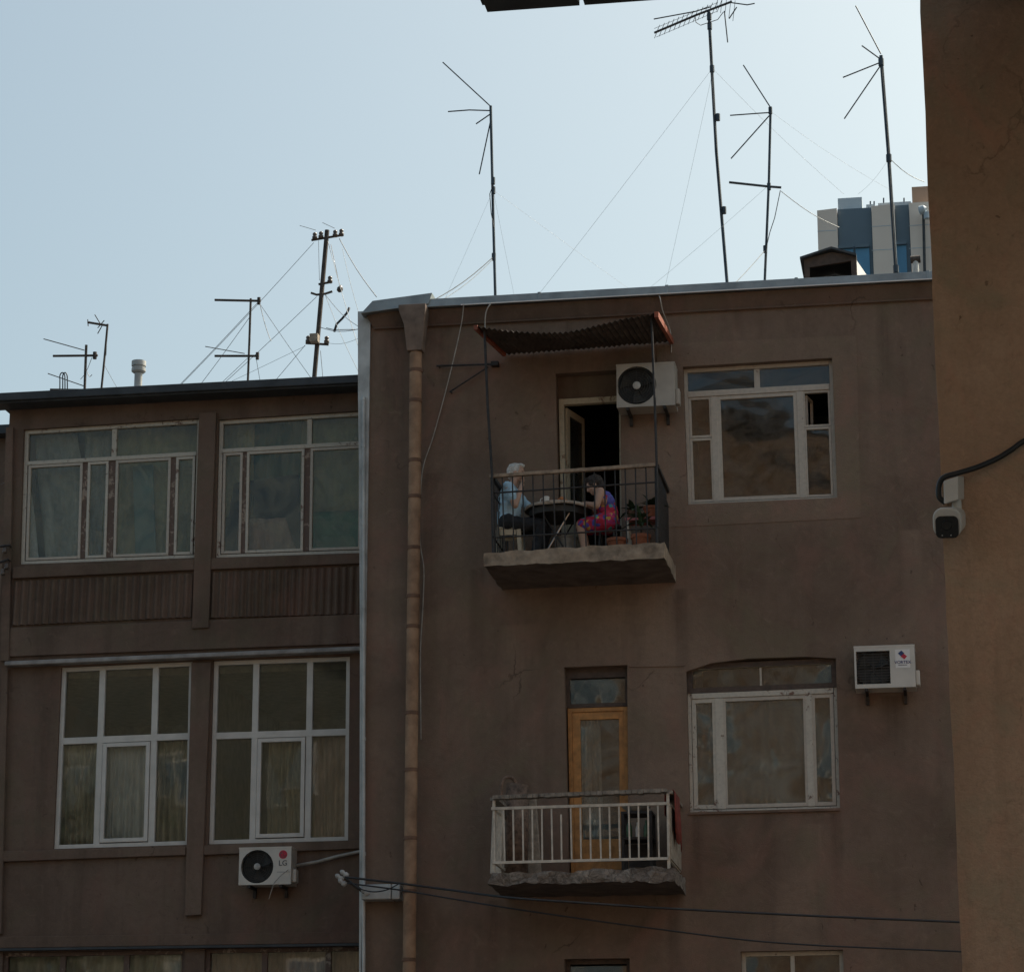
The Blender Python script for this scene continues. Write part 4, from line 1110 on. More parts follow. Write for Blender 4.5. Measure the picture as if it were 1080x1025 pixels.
for i in range(len(pts)-1):
    p0, p1, p2, p3 = pts[max(i-1, 0)], pts[i], pts[i+1], pts[min(i+2, len(pts)-1)]
    for u in range(6):
        t = u/6; pp.append(.5*((2*p1)+(p2-p0)*t+(2*p0-5*p1+4*p2-p3)*t*t+(3*p1-p0-3*p2+p3)*t**3))
pp.append(pts[-1])
mb.tube(pp, .0105, 10); tag(mb.build('camera_cable', M['black'], smooth=True), 'thick black cable running from the security camera across the ochre wall', 'cable')

# ------------------------------------------------------------------ roof things
def px_line(pts, Yv): return [P(x, y, Yv) for x, y in pts]
def extend_down(a, b, z):            # line a->b continued until height z
    d = b-a; t = (z-a.z)/d.z; return a+d*t
def antenna(name, label, mast, Yv, zroof, rods=(), guys=(), r=.02, mat='mast', booms=(), cables=(), clamps=(), cat='antenna', rodr=.009):
    r *= .82; pts = px_line(mast, Yv); base = extend_down(pts[-2], pts[-1], zroof)
    t = thing(name, label, cat, base, 'aerials and poles on the roofs')
    mb = MB(); mb.tube(pts[:-1]+[base], r, 8); mb.build('mast', M[mat], t)
    for p in rods:
        mb = MB(); mb.tube(px_line(p, Yv), rodr, 6); mb.build('element', M[mat], t)
    for p in booms:
        mb = MB(); mb.tube(px_line(p, Yv), .017, 6); mb.build('boom', M[mat], t)
    for x, y in clamps:
        c = P(x, y, Yv); mb = MB(); mb.tube([c-Vector((0, 0, .05)), c+Vector((0, 0, .05))], r*1.5, 8); mb.build('clamp', M[mat], t)
    for g in guys:
        (x0, y0), (x1, y1), Y2 = g[:3]; rr = (g[3] if len(g) > 3 else .0028)*(.48 if (len(g) < 5 or g[4] == 'paleguy') else .85); mt = g[4] if len(g) > 4 else 'paleguy'
        a = P(x0, y0, Yv); b = P(x1, y1, Y2)
        b = extend_down(a, b, zroof) if y1 > y0 and b.z < a.z and (len(g) < 6) else b
        mb = MB(); mid = [a.lerp(b, k/6)-Vector((0, 0, .05*math.sin(math.pi*k/6))) for k in range(7)]
        mb.tube(mid, rr, 5); mb.build('guy_wire', M[mt], t)
    for p in cables:
        mb = MB(); mb.tube(px_line(p, Yv-.03), .006, 5); mb.build('lead', M['wire'], t)
    return t
RZ = ROOF_Z
antenna('aerial', 'single mast with short fanned rods standing alone near the downpipe corner', [(517.5, 112), (520, 220), (522.5, 316)], 2.5, RZ,
    rods=[[(467, 66), (518, 113)], [(472.5, 118), (495, 116.3), (518, 117)], [(502, 131), (518, 120)], [(505.5, 184), (518, 125)]],
    guys=[((520.5, 200), (471, 308), 3.2), ((520.5, 201), (670, 306), 3.5), ((521, 205), (543, 312), 3.5), ((520.5, 271), (455, 318), .3, .007, 'wire', 1), ((520.5, 273), (463, 318.5), .2, .005, 'guy', 1)],
    cables=[[(520, 195), (516.5, 205), (518, 225), (521, 240)]], clamps=[(520, 191), (520.3, 201), (520.8, 271)], r=.024)
t = antenna('aerial', 'tallest mast leaning left with a long yagi aerial on top', [(747.5, 12), (755.5, 160), (767, 300)], 4.0, RZ,
    rods=[[(689.5, 20.5), (733, 12.5)], [(733, 12.5), (750, 7.5)], [(764, 12), (767.5, 45)], [(777, 8), (769, 20)], [(770, 3), (788, 5.5), (796, 4)]],
    guys=[((751, 73), (560, 318), 5.0, .004, 'paleguy'), ((752, 74), (700, 306), 5.0, .0035), ((753, 74), (890, 205), 6.5, .0035, 'paleguy', 1)],
    booms=[[(690, 35), (735, 16), (772, 2)]], clamps=[(751, 73), (757, 124), (763.5, 222), (748.5, 28), (748, 18)], r=.028,
    cables=[[(733, 17), (734, 24), (739, 27), (748, 24), (757, 21), (763, 13)], [(748, 40), (754, 130), (761, 222)]])
mb = MB()
for k in range(14):
    f_ = k/13; c = P(693+f_*66, 33.7-f_*27.5, 4.0); L_ = .13
    dv = Vector((.35, -.75, .35)).normalized(); mb.tube([c-dv*L_, c+dv*L_], .0045, 4)
mb.build('director_rods', M['mast'], t)
mb = MB()
for s in (-1, 1):
    a, b = P(689+(1 if s > 0 else 3), 35-4.5*s, 4.0), P(757, 7.5-4.5*s, 4.0); mb.tube([a, b], .0035, 4)
mb.build('side_rails', M['mast'], t)
mb = MB(); c = P(767, 6, 4.0)
for k in range(5):
    d = Vector((.02, 0, .16)); o_ = Vector((-.12+.05*k, -.2+.1*k, 0)); mb.tube([c+o_-d, c+o_+d], .004, 4)
mb.build('reflector', M['mast'], t)
antenna('aerial', 'middle mast with fanned rods above a horizontal dipole bar', [(812.8, 113), (811, 190), (806.5, 299)], 3.2, RZ,
    rods=[[(784, 69), (812.5, 113.5)], [(770, 122), (800, 119.8), (812.5, 119)], [(771, 167.5), (812.5, 121)]],
    booms=[[(769, 192.5), (811, 197), (824, 198)]], clamps=[(812.5, 117), (811, 197), (807, 263)],
    guys=[((813, 118), (938, 200), 5.5, .003, 'paleguy', 1), ((808, 198), (676, 308), 2.0, .0035), ((824, 202), (885, 240), 5.0, .006, 'guy', 1), ((807, 264), (770, 300), 1.5, .006, 'guy')],
    cables=[[(823, 201), (817, 230), (812, 245), (808, 262), (806, 285)]], r=.022)
antenna('aerial', 'right mast with four short fanned rods in front of the tower', [(929.2, 59), (937, 160), (945, 286)], 1.8, RZ,
    rods=[[(902.5, 6.5), (929, 57)], [(909, 48.5), (929, 63)], [(889, 82), (929, 66)], [(890.5, 125.5), (929, 69)]],
    guys=[((938, 167), (905, 205), 3.0, .003, 'paleguy', 1), ((938, 167), (975, 192), 3.0, .006, 'guy', 1)], clamps=[(929.3, 66), (937.5, 167), (945, 284)], r=.03,
    cables=[[(930, 72), (936, 140), (942, 240), (945, 284)]])
c = P(945.5, 288, 1.8)
# left roof
LZ = LROOF
def insulator(t, px, py, Yv, h=.11):
    c = P(px, py, Yv); mb = MB()
    mb.lathe(c, (0, 0, 1), [(.012, -h*.5), (.036, -h*.45), (.038, -h*.1), (.022, 0), (.032, h*.15), (.03, h*.35), (.01, h*.5)], 12); mb.build('insulator', M['porcelain'], t, smooth=True)
t = antenna('utility_pole', 'leaning roof pole with crossarms and row of insulators on top', [(345, 243), (340, 300), (331.5, 398)], 4.0, LZ,
    booms=[[(328.5, 253.5), (362, 248)], [(336, 300), (350, 297.5)], [(322.5, 362), (346.5, 363.5)], [(328, 309), (334, 311), (343, 310), (350.5, 307.5)]],
    guys=[((331, 256), (192, 402), 3.5, .0045, 'guy'), ((334, 313), (235, 402), 4.2, .0045, 'guy'), ((322, 364), (288, 402), 4.5, .0045, 'guy'), ((322, 365), (240, 402), 4.4, .003, 'guy'),
          ((358, 252), (397, 313), 1.0, .008, 'guy', 1), ((346, 255), (380, 372), 1.5, .0045, 'guy', 1), ((361, 262), (380, 335), 1.5, .0035, 'guy', 1), ((343, 311), (378, 392), 1.5, .004, 'guy', 1), ((344, 312), (379, 345), 1.4, .005, 'guy', 1), ((337, 345), (379, 347), 1.5, .006, 'guy', 1), ((342, 361), (378, 357), 1.6, .003, 'guy', 1), ((336, 254), (337, 296), 4.0, .004, 'guy', 1), ((338, 370), (341, 400), 4.0, .005, 'guy')],
    r=.042, mat='mastrust', rodr=.02)
for x, y in ((332, 249), (338.5, 248), (353.5, 246.5), (360, 245.5), (348, 295), (344.5, 358.5), (325, 358)): insulator(t, x, y, 3.98)
mb = MB(); c = P(332, 357.5, 3.93); mb.box(c.x-.06, c.x+.06, 3.85, 3.98, c.z-.06, c.z+.06); mb.build('junction_box', M['rugpale'], t, bevel=.006)
mb = MB(); mb.tube(px_line([(352.5, 350), (355, 342), (361, 336), (366, 330), (368.5, 324.5)], 3.8), .018, 8); mb.tube(px_line([(344, 346), (352.5, 348), (379, 347.5)], 3.8), .006, 5); mb.build('cut_cable_end', M['wire'], t, smooth=True)
mb = MB(); c = P(358.5, 305, 3.8); mb.lathe(c, (.3, 0, 1), [(.01, -.05), (.04, -.03), (.045, .01), (.01, .06)], 10); mb.tube([P(349, 258, 3.95), P(358.5, 303, 3.8)], .004, 5); mb.build('hanging_insulator', M['porcelain'], t, smooth=True)
mb = MB(); mb.tube(px_line([(316, 238), (333, 243)], 3.9), .004, 5); mb.tube(px_line([(340, 235), (353, 241)], 3.9), .004, 5); mb.build('loose_wire', M['guy'], t)
antenna('aerial', 'thin mast with two dipole bars left of the insulator pole', [(264.5, 315), (263, 360), (261.5, 400)], 3.0, LZ,
    booms=[[(226.5, 316.5), (275, 317.5)], [(226.5, 375.5), (273, 375.5)]], rods=[[(216.5, 365.5), (258, 373)]],
    guys=[((273, 318), (188, 404), 3.6, .0045, 'guy'), ((273, 319), (330, 398), 4.0, .004, 'guy'), ((274, 320), (286, 360), 3.0, .006, 'guy', 1), ((263, 335), (210, 404), 3.2, .0045, 'guy'), ((262, 377), (233, 402), 3.2, .004, 'guy'), ((270, 377), (274, 398), 3.3, .004, 'guy')], r=.02, mat='mastrust', rodr=.006, clamps=[(273, 317.5), (271.5, 375.5)])
antenna('aerial', 'stubby rusty mast with dipole bars at the far left', [(91, 364), (90, 390), (89.3, 411)], 3.0, LZ,
    booms=[[(56, 375.5), (103, 375)], [(53, 411), (99, 411.5)]], rods=[[(46, 357.5), (89, 369.5)], [(50.5, 394), (88, 407)]], guys=[((97, 377), (85, 400), 3.2, .005, 'guy', 1), ((92, 392), (97, 395), 3.0, .006, 'guy', 1)], r=.024, mat='mastrust', rodr=.007, clamps=[(100, 375)])
antenna('aerial', 'slim mast with a small tilted aerial head beside the roof vent', [(113.5, 342), (110, 380), (107, 410)], 3.2, LZ,
    booms=[[(92.5, 340), (113.5, 343.5)]], rods=[[(92.5, 337), (93, 344)], [(100, 332), (106, 342)], [(103, 346), (110, 338)], [(103, 352), (108, 343)]], guys=[((113, 350), (112, 375), 3.2, .004, 'guy', 1), ((110, 385), (125, 409), 3.4, .0035, 'guy')], r=.02, mat='mastrust', rodr=.007)
ar = thing('metal_hoop', 'thin twin metal hoop standing on the left roof edge', 'hoop', P(67, 412, 2.5))
for x0, x1 in ((63, 68.5), (66, 71)):
    mb = MB(); pts = [P(x0, 430, 2.5), P(x0+.2, 400, 2.5)]+[P((x0+x1)/2-(x1-x0)/2*math.cos(w), 398-5*math.sin(w), 2.5) for w in [math.pi*k/8 for k in range(9)]]+[P(x1, 400, 2.5), P(x1+.2, 430, 2.5)]
    mb.tube(pts, .009, 6); mb.build('hoop', M['mast'], ar, smooth=True)
vp = thing('roof_vent', 'pale capped vent pipe on the left roof', 'vent', P(145, 410, 2.6))
c = P(145.5, 409, 2.6); zt_ = P(145, 380, 2.6).z; zc_ = P(145, 393.5, 2.6).z
mb = MB(); mb.lathe((c.x, 2.6, LZ), (0, 0, 1), [(.055, 0), (.055, zc_-LZ+.02)], 20); mb.build('pipe', M['flash'], vp, smooth='auto')
mb = MB(); h = zt_-zc_; mb.lathe((c.x, 2.6, zc_), (0, 0, 1), [(.075, 0), (.098, .02), (.098, h*.35), (.085, h*.4), (.085, h*.48), (.1, h*.52), (.1, h*.9), (.03, h)], 24); mb.build('cap', M['flash'], vp, smooth='auto')

# roof hatch dormer on the right roof
Yd = 2.2
dm = thing('roof_hatch', 'small dark gabled roof hatch on the right roof', 'hatch', P(876, 297, Yd))
L0, R0 = P(848, 274, Yd), P(903, 270, Yd); AP = P(877, 264.5, Yd); zb = RZ
x0, x1 = L0.x, R0.x; ze_ = (L0.z+R0.z)/2
mb = MB(); wall_mesh(mb, [(x0, zb), (x1, zb), (x1, ze_), (AP.x, AP.z-.02), (x0, ze_)], [[(x0+.07, zb+.3), (x1-.07, zb+.3), (x1-.07, P(890, 275.5, Yd).z), (x0+.07, P(855, 282, Yd).z)]], Yd, Yd+.05)
mb.build('front_frame', M['darkwood'], dm)
mb = MB(); mb.box(x0+.02, x0+.04, Yd+.051, Yd+.95, zb, ze_-.03); mb.box(x1-.04, x1-.02, Yd+.051, Yd+.95, zb, ze_-.03); wall_mesh(mb, [(x0+.041, zb), (x1-.041, zb), (x1-.041, ze_-.03), (AP.x, AP.z-.02), (x0+.041, ze_-.03)], [], Yd+.9, Yd+.94); mb.build('inner_wall', M['insidedark'], dm)
mb = MB(); xs2 = P(914.5, 296, Yd).x
mb.add([(x1+.004, Yd+.02, ze_-.05), (x1+.004, Yd+.02, zb), (x1+.15, Yd+.8, zb), (x1+.004, Yd+.8, zb), (x1+.15, Yd+.8, P(914.5, 296, Yd+.8).z)], [(0, 1, 2, 4), (0, 3, 1), (1, 3, 2), (0, 4, 3), (4, 2, 3)])
mb.build('side_sheet', M['sticker'], dm)  # sunlit brightness of this side put into its white colour and flared shape
mb = MB()
for (xa, za), (xb, zb2) in (((x0-.05, ze_-.02), (AP.x, AP.z)), ((x1+.004, ze_-.015), (AP.x, AP.z))):
    mb.hexa([(xa, za), (xb, zb2), (xb, zb2+.03), (xa, za+.03)], Yd-.08, Yd+1.0)
mb.build('gable_roof', M['roofdark'], dm)

# tower beyond the roof
YT = 130.0
tw = thing('office_tower', 'distant modern tower with pale and slate blue vertical panels', 'building', P(920, 300, YT+6))
def tcol(xa, xb, yta, ytb, y0, name, mat, zb=0, proud=0.):
    a, b = P(xa, yta, YT), P(xb, ytb, YT); mb = MB()
    mb.hexa([(a.x, zb), (b.x, zb), (b.x, b.z), (a.x, a.z)], YT-proud, YT+14); return mb.build(name, mat, tw)
tcol(862, 882.8, 224, 221.5, 0, 'pale_panel', M['towerstone'], proud=.3)
tcol(883.2, 918.8, 221, 219, 0, 'slate_panel', M['towerblue'])
tcol(919.2, 943.5, 219.5, 217, 0, 'pale_panel', M['towerstone'], proud=.3)
tcol(943.9, 958.3, 217, 216, 0, 'slate_panel', M['towerblue'])
tcol(958.7, 990, 216, 214, 0, 'pale_panel', M['towerstone'], proud=.3)
for xa, xb, yt, yb_ in ((884, 901.6, 264, 310), (902.4, 918.6, 263, 310), (944.3, 957.9, 260, 310)):
    a, b = P(xa, yt, YT), P(xb, yb_, YT); mb = MB(); mb.box(a.x, b.x, YT-.12, YT-.02, b.z, a.z); mb.build('window', M['towerglass'], tw)
    mb = MB(); mb.box(a.x, b.x, YT-.3, YT-.02, a.z+.02, a.z+.22); mb.build('window_hood', M['towerblue'], tw)
def tbox(xa, xb, yt, yb_, name, mat, y0=YT+1, d=6):
    a, b = P(xa, yt, y0), P(xb, yb_, y0); mb = MB(); mb.box(a.x, b.x, y0, y0+d, b.z-.6, a.z); return mb.build(name, mat, tw)
tbox(883.5, 909.5, 209.5, 222, 'plant_room', M['towergrey']); tbox(926, 961, 214.5, 219, 'parapet_box', M['towergrey']); tbox(961.5, 985, 197.5, 216, 'lift_tower', M['towerbrown'])
tbox(913.5, 923, 216, 220, 'roof_unit', M['towergrey'])
mb = MB()
for x_ in (918, 922, 932, 953.5): mb.tube([P(x_, 222, YT+2), P(x_, 209 if x_ > 930 else 212.5, YT+2)], .05, 5)
mb.build('rooftop_rods', M['mast'], tw)
mb = MB(); mb.tube([P(975.5, 300, YT-.6), P(974, 226, YT-.6)], .09, 8); mb.build('flue_pipe', M['roofdark'], tw)
a = P(973, 221.5, YT-1); mb = MB(); mb.lathe(a, (1, 0, .2), [(.15, -.25), (.28, -.2), (.28, .1), (.14, .25)], 12); mb.lathe(a+Vector((.25, 0, -.4)), (0, 0, 1), [(.2, -.2), (.2, .2)], 10); mb.build('vent_head', M['towergrey'], tw, smooth='auto')
for k_, (xa, xb, yt) in enumerate(((862.5, 882.5, 246), (919.5, 943, 241), (919.5, 943, 266), (862.5, 882.5, 268), (959, 985, 240), (959, 985, 264))):
    a, b = P(xa, yt, YT), P(xb, yt-(xb-xa)*.09, YT); mb = MB(); mb.hexa([(a.x, a.z-.02), (b.x, a.z-.02), (b.x, a.z+.02), (a.x, a.z+.02)], YT-.312, YT-.301); mb.build('panel_joint', M['towergrey'], tw)
# little dark round vent next to the right mast
hv = thing('roof_vent', 'small dark rounded vent head on a pale stub beside the right mast', 'vent', P(965, 292, 2.0))
c = P(965.5, 274, 2.0)
mb = MB(); mb.tube([Vector((c.x, 2.0, RZ)), Vector((c.x, 2.0, c.z-.02))], .04, 14); mb.build('stub', M['flash'], hv, smooth='auto')
mb = MB(); mb.tube([c+Vector((-.065, 0, 0)), c+Vector((.065, 0, .005))], [.05, .05], 16); mb.build('head', M['mastrust'], hv, smooth='auto')

# ------------------------------------------------------------------ cables on and in front of the facade
def cable(name, label, pts, r, mat, sub=8, sag=0):
    pts = [P(*p) for p in pts]; pp = []
    for i in range(len(pts)-1):
        p0, p1, p2, p3 = pts[max(i-1, 0)], pts[i], pts[i+1], pts[min(i+2, len(pts)-1)]
        for u in range(sub):
            t = u/sub; pp.append(.5*((2*p1)+(p2-p0)*t+(2*p0-5*p1+4*p2-p3)*t*t+(3*p1-p0-3*p2+p3)*t**3))
    pp.append(pts[-1]); mb = MB(); mb.tube(pp, r, 7); return tag(mb.build(name, mat, smooth=True), label, 'cable')
cable('power_cable', 'upper black power cable slung across the facade under the lower balcony', [(364, 924.5, -.42), (420, 931, -.42), (470, 937.5, -.45), (535, 946, -1.35), (610, 951.5, -1.4), (712, 958, -1.0), (870, 966, -.6), (1013, 972, -.3), (1060, 975, -.003)], .014, M['wire'])
cable('power_cable', 'lower thin black power cable slung across the facade', [(366, 931, -.42), (420, 938, -.42), (480, 948, -.5), (535, 957, -.9), (610, 968, -.95), (680, 977.5, -.8), (822, 994, -.5), (1013, 1003, -.2), (1060, 1006, -.003)], .010, M['wire'])
cable('power_cable', 'slack black cable loop hanging from the corner bracket', [(366, 926, -.42), (378, 936, -.44), (393, 940, -.44), (408, 938, -.44), (420, 932, -.44)], .008, M['wire'])
cb = thing('cable_bracket', 'pale corner box and insulator bracket holding the black power cables', 'bracket', P(398, 940, -.2))
a, b = P(381, 932.5, -.25), P(421, 947.5, -.25)
mb = MB(); mb.box(a.x, P(412, 940, -.25).x, -.25, -.002, b.z, a.z); mb.box(P(412.5, 940, -.25).x, b.x, -.23, -.002, b.z, a.z); mb.build('box', M['flash'], cb, bevel=.01)
rail(P(361, 924, -.36), P(386, 942, -.3), .02, cb, 'arm', M['mastrust'])
for x, y in ((358, 925), (363, 921), (361, 930), (385, 940)):
    c = P(x, y, -.38); mb = MB(); mb.lathe(c, (-.6, -.2, .5), [(.012, -.06), (.034, -.05), (.036, -.01), (.022, 0), (.032, .03), (.01, .06)], 12); mb.build('insulator', M['hub'], cb, smooth=True)
cable('facade_wire', 'thin pale wire slanting down the wall to the downpipe', [(489, 321, -.22), (486, 345, -.13), (472, 405, -.04), (457, 460, -.04), (447, 490, -.04), (443.5, 520, -.04), (443, 570, -.05), (447, 600, -.04), (446, 640, -.03), (443.5, 690, -.05), (444, 780, -.05)], .007, M['palewire'])
cable('facade_wire', 'short pale wire looping over the roof edge above the left awning corner', [(522, 317, .1), (517, 321, -.22), (512.5, 330, -.23), (511.5, 345, -.2), (512, 352, -.3)], .008, M['palewire'])
cable('facade_wire', 'pale wire hanging over the roof edge above the right awning corner', [(692, 308, .1), (696, 314, -.23), (699, 328, -.2), (706, 346, -.05), (708, 358, -.02), (708, 372, -.02)], .007, M['palewire'])

# ------------------------------------------------------------------ balcony life
def catmull(pts, sub=6):
    pp = []
    for i in range(len(pts)-1):
        p0, p1, p2, p3 = pts[max(i-1, 0)], pts[i], pts[i+1], pts[min(i+2, len(pts)-1)]
        for u in range(sub):
            t = u/sub; pp.append(.5*((2*p1)+(p2-p0)*t+(2*p0-5*p1+4*p2-p3)*t*t+(3*p1-p0-3*p2+p3)*t**3))
    return pp+[pts[-1]]

def blob(name, shapes, vox, mat, parent=None, origin=None, smooth_it=4, wr=0., ws=14.):
    """union of tapered capsules / ellipsoids fused to ONE continuous skin"""
    bm = bmesh.new()
    for s in shapes:
        t = bmesh.new()
        if s[0] == 'cap':
            _, p0, r0, p1, r1 = s
            for p, r in ((p0, r0), (p1, r1)):
                bmesh.ops.create_icosphere(t, subdivisions=2, radius=r, matrix=Matrix.Translation(p))
            res = bmesh.ops.convex_hull(t, input=t.verts)
            bmesh.ops.delete(t, geom=[v for v in t.verts if not v.link_faces], context='VERTS')
        else:
            _, c, rad, rot = s
            bmesh.ops.create_icosphere(t, subdivisions=3, radius=1, matrix=Matrix.Translation(c) @ rot.to_4x4() @ Matrix.Diagonal((*rad, 1)))
        me = bpy.data.meshes.new('t'); t.to_mesh(me); t.free(); bm.from_mesh(me); bpy.data.meshes.remove(me)
    me = bpy.data.meshes.new('t'); bm.to_mesh(me); bm.free()
    o = bpy.data.objects.new('t', me); COL.objects.link(o)
    r = o.modifiers.new('r', 'REMESH'); r.mode = 'VOXEL'; r.voxel_size = vox
    sm = o.modifiers.new('s', 'SMOOTH'); sm.iterations = smooth_it; sm.factor = .5
    dg = bpy.context.evaluated_depsgraph_get(); m2 = bpy.data.meshes.new_from_object(o.evaluated_get(dg))
    bpy.data.objects.remove(o); bpy.data.meshes.remove(me)
    if origin is None:
        xs = [v.co for v in m2.vertices]; origin = sum(xs, Vector())/len(xs)
    if wr:
        for v in m2.vertices:
            q = v.co*ws; v.co += v.normal*wr*(noise.noise(Vector((q.x, q.y, q.z*.55)))+.5*noise.noise(q*2.3))
    origin = Vector(origin)
    m2.transform(Matrix.Translation(-origin)); m2.name = name; m2.materials.clear(); m2.materials.append(mat)
    m2.polygons.foreach_set('use_smooth', [True]*len(m2.polygons))
    ob = bpy.data.objects.new(name, m2); COL.objects.link(ob); place(ob, origin, parent); return ob
V = Vector
I3 = Matrix.Identity(3)
def sq(p, z0, k): return V((p.x, p.y, z0+(p.z-z0)*k))
def rotY(d): return Matrix.Rotation(R_(d), 3, 'Y')

def hand(palm, fdir, side, up, s=1.0, curl=.5):
    """palm centre, finger direction, side (towards the thumb), up = back of the hand"""
    out = []
    f, sd, u = fdir.normalized(), side.normalized(), up.normalized()
    out.append(('ell', palm, (.038*s, .036*s, .016*s), Matrix((f, sd, u)).transposed()))
    for k, L in enumerate((.062, .070, .066, .052)):
        b = palm+f*.034*s+sd*(.026-.0175*k)*s
        m1 = b+(f*math.cos(curl*.6)-u*math.sin(curl*.6))*L*.5*s; m2 = m1+(f*math.cos(curl*1.6)-u*math.sin(curl*1.6))*L*.5*s
        out += [('cap', b, .0085*s, m1, .008*s), ('cap', m1, .008*s, m2, .0065*s)]
    b = palm-f*.012*s+sd*.03*s; m1 = b+(f*.6+sd*.75-u*.2).normalized()*.036*s; m2 = m1+(f*.9+sd*.25-u*.3).normalized()*.028*s
    out += [('cap', b, .012*s, m1, .010*s), ('cap', m1, .010*s, m2, .008*s)]
    return out

def head_shapes(c, d, up, s=1.0):
    """c: skull centre, d: facing direction, up"""
    d = d.normalized(); side = up.cross(d).normalized(); up = d.cross(side).normalized()
    Rm = Matrix((d, side, up)).transposed()
    sh = [('ell', c+up*.02*s-d*.012*s, (.098*s, .076*s, .095*s), Rm), ('ell', c-up*.045*s+d*.028*s, (.062*s, .056*s, .065*s), Rm),
          ('ell', c-up*.088*s+d*.058*s, (.026*s, .028*s, .022*s), Rm),
          ('cap', c+up*.005*s+d*.086*s, .009*s, c-up*.03*s+d*.102*s, .014*s), ('cap', c-up*.03*s+d*.096*s-side*.012*s, .009*s, c-up*.03*s+d*.096*s+side*.012*s, .009*s),
          ('cap', c-up*.062*s+d*.074*s-side*.018*s, .010*s, c-up*.062*s+d*.074*s+side*.018*s, .010*s),
          ('cap', c+up*.02*s+d*.078*s-side*.04*s, .010*s, c+up*.02*s+d*.078*s+side*.04*s, .010*s)]
    for k in (-1, 1):
        sh.append(('ell', c-up*.018*s+side*.078*s*k-d*.008*s, (.018*s, .008*s, .03*s), Rm))
        sh.append(('ell', c-up*.03*s+side*.04*s*k+d*.05*s, (.028*s, .022*s, .025*s), Rm))
    return sh, side, up

def eyes(parent, c, d, side, up, s=1.0):
    for k in (-1, 1):
        mb = MB(); mb.lathe(c+d*.081*s+side*.031*s*k+up*.002*s, d, [(.009*s, 0), (.008*s, .003), (.003*s, .006)], 12); mb.build('eye', M['black'], parent, smooth=True)

# floor height of the upper balcony around each seat
def uf(px): return (A_U.lerp(B_U, (px-509.5)/191)).z+.004
A_U, B_U = P(509.5, 583, YB), P(700.5, 571.3, YB)

# --- seated man, facing right
ym = -.58
zf = uf(540); X0 = P(538, 560, ym).x
st = thing('stool', 'cream plastic stool under the man in the pale blue shirt', 'stool', (X0, ym, zf), 'seats on the upper balcony')
mb = MB(); n = 24
mb.box(X0-.15, X0+.15, ym-.15, ym+.15, zf+.405, zf+.435); mb.build('seat', M['stool'], st, bevel=.012)
for sx in (-1, 1):
    for sy in (-1, 1):
        mb = MB(); t_, b_ = V((X0+sx*.125, ym+sy*.125, zf+.404)), V((X0+sx*.155, ym+sy*.155, zf))
        mb.add([t_+V((-.028, -.02, 0)), t_+V((.028, -.02, 0)), t_+V((.028, .02, 0)), t_+V((-.028, .02, 0)), b_+V((-.022, -.018, 0)), b_+V((.022, -.018, 0)), b_+V((.022, .018, 0)), b_+V((-.022, .018, 0))], [(0, 1, 2, 3), (7, 6, 5, 4), (4, 5, 1, 0), (5, 6, 2, 1), (6, 7, 3, 2), (7, 4, 0, 3)])
        mb.build('leg', M['stool'], st, bevel=.006)
for sy in (-1, 1):
    mb = MB(); mb.box(X0-.095, X0+.095, ym+sy*.135-.008, ym+sy*.135+.008, zf+.33, zf+.404); mb.build('apron', M['stool'], st)
hip = V((X0-.01, ym, zf+.53)); chest = V((X0+.0, ym, zf+.86)); nk = V((X0+.045, ym, zf+1.03)); hd = V((X0+.085, ym-.005, zf+1.19))
shR, shL = V((X0+.01, ym-.185, zf+.965)), V((X0+.03, ym+.185, zf+.965))
elR, elL = V((X0+.10, ym-.24, zf+.70)), V((X0+.25, ym+.2, zf+.73))
haR, haL = V((X0+.165, ym-.09, zf+1.055)), V((X0+.46, ym+.08, zf+.75))
knR, knL = V((X0+.40, ym-.11, zf+.47)), V((X0+.42, ym+.12, zf+.47))
anR, anL = V((X0+.33, ym-.12, zf+.09)), V((X0+.37, ym+.13, zf+.09))
hd = sq(hd, zf, .955)
hv_, hside, hup = head_shapes(hd, V((1, -.12, -.1)), V((.12, 0, 1)))
hip, chest, nk, shR, shL, elR, elL, haR, haL, knR, knL = [sq(p, zf, .955) for p in (hip, chest, nk, shR, shL, elR, elL, haR, haL, knR, knL)]
man_body = [('cap', hip-V((0, .07, 0)), .115, hip+V((0, .07, 0)), .115), ('cap', hip, .13, chest, .135), ('cap', chest-V((0, .09, -.03)), .095, chest+V((0, .09, .03)), .095), ('cap', shR, .055, shL, .055),
  ('cap', nk, .055, hd-V((.02, 0, .06)), .052),
  ('cap', shR, .055, elR, .04), ('cap', elR, .042, haR-V((.0, .015, .05)), .027), ('cap', shL, .055, elL, .04), ('cap', elL, .042, haL, .027),
  ('cap', hip-V((0, .09, .02)), .088, knR, .062), ('cap', hip+V((0, .09, -.02)), .088, knL, .062), ('cap', knR, .06, anR, .04), ('cap', knL, .06, anL, .04),
  ('cap', anR-V((.02, 0, .03)), .045, anR+V((.15, -.01, -.055)), .032), ('cap', anL-V((.02, 0, .03)), .045, anL+V((.15, .01, -.055)), .032)]
man_body += hv_ + hand(haR+V((.005, 0, -.005)), V((.25, .3, 1)), V((-.2, 1, 0)), V((1, .1, -.25)), 1.0, .7) + hand(haL+V((.05, 0, .0)), V((1, -.2, -.05)), V((-.2, -1, 0)), V((0, 0, 1)), 1.0, .4)
man = blob('person', man_body, .0075, M['skin'], None, (X0, ym, zf), 3)
tag(man, 'white haired person in pale blue shirt and black trousers, seated with hand at chin', 'person')
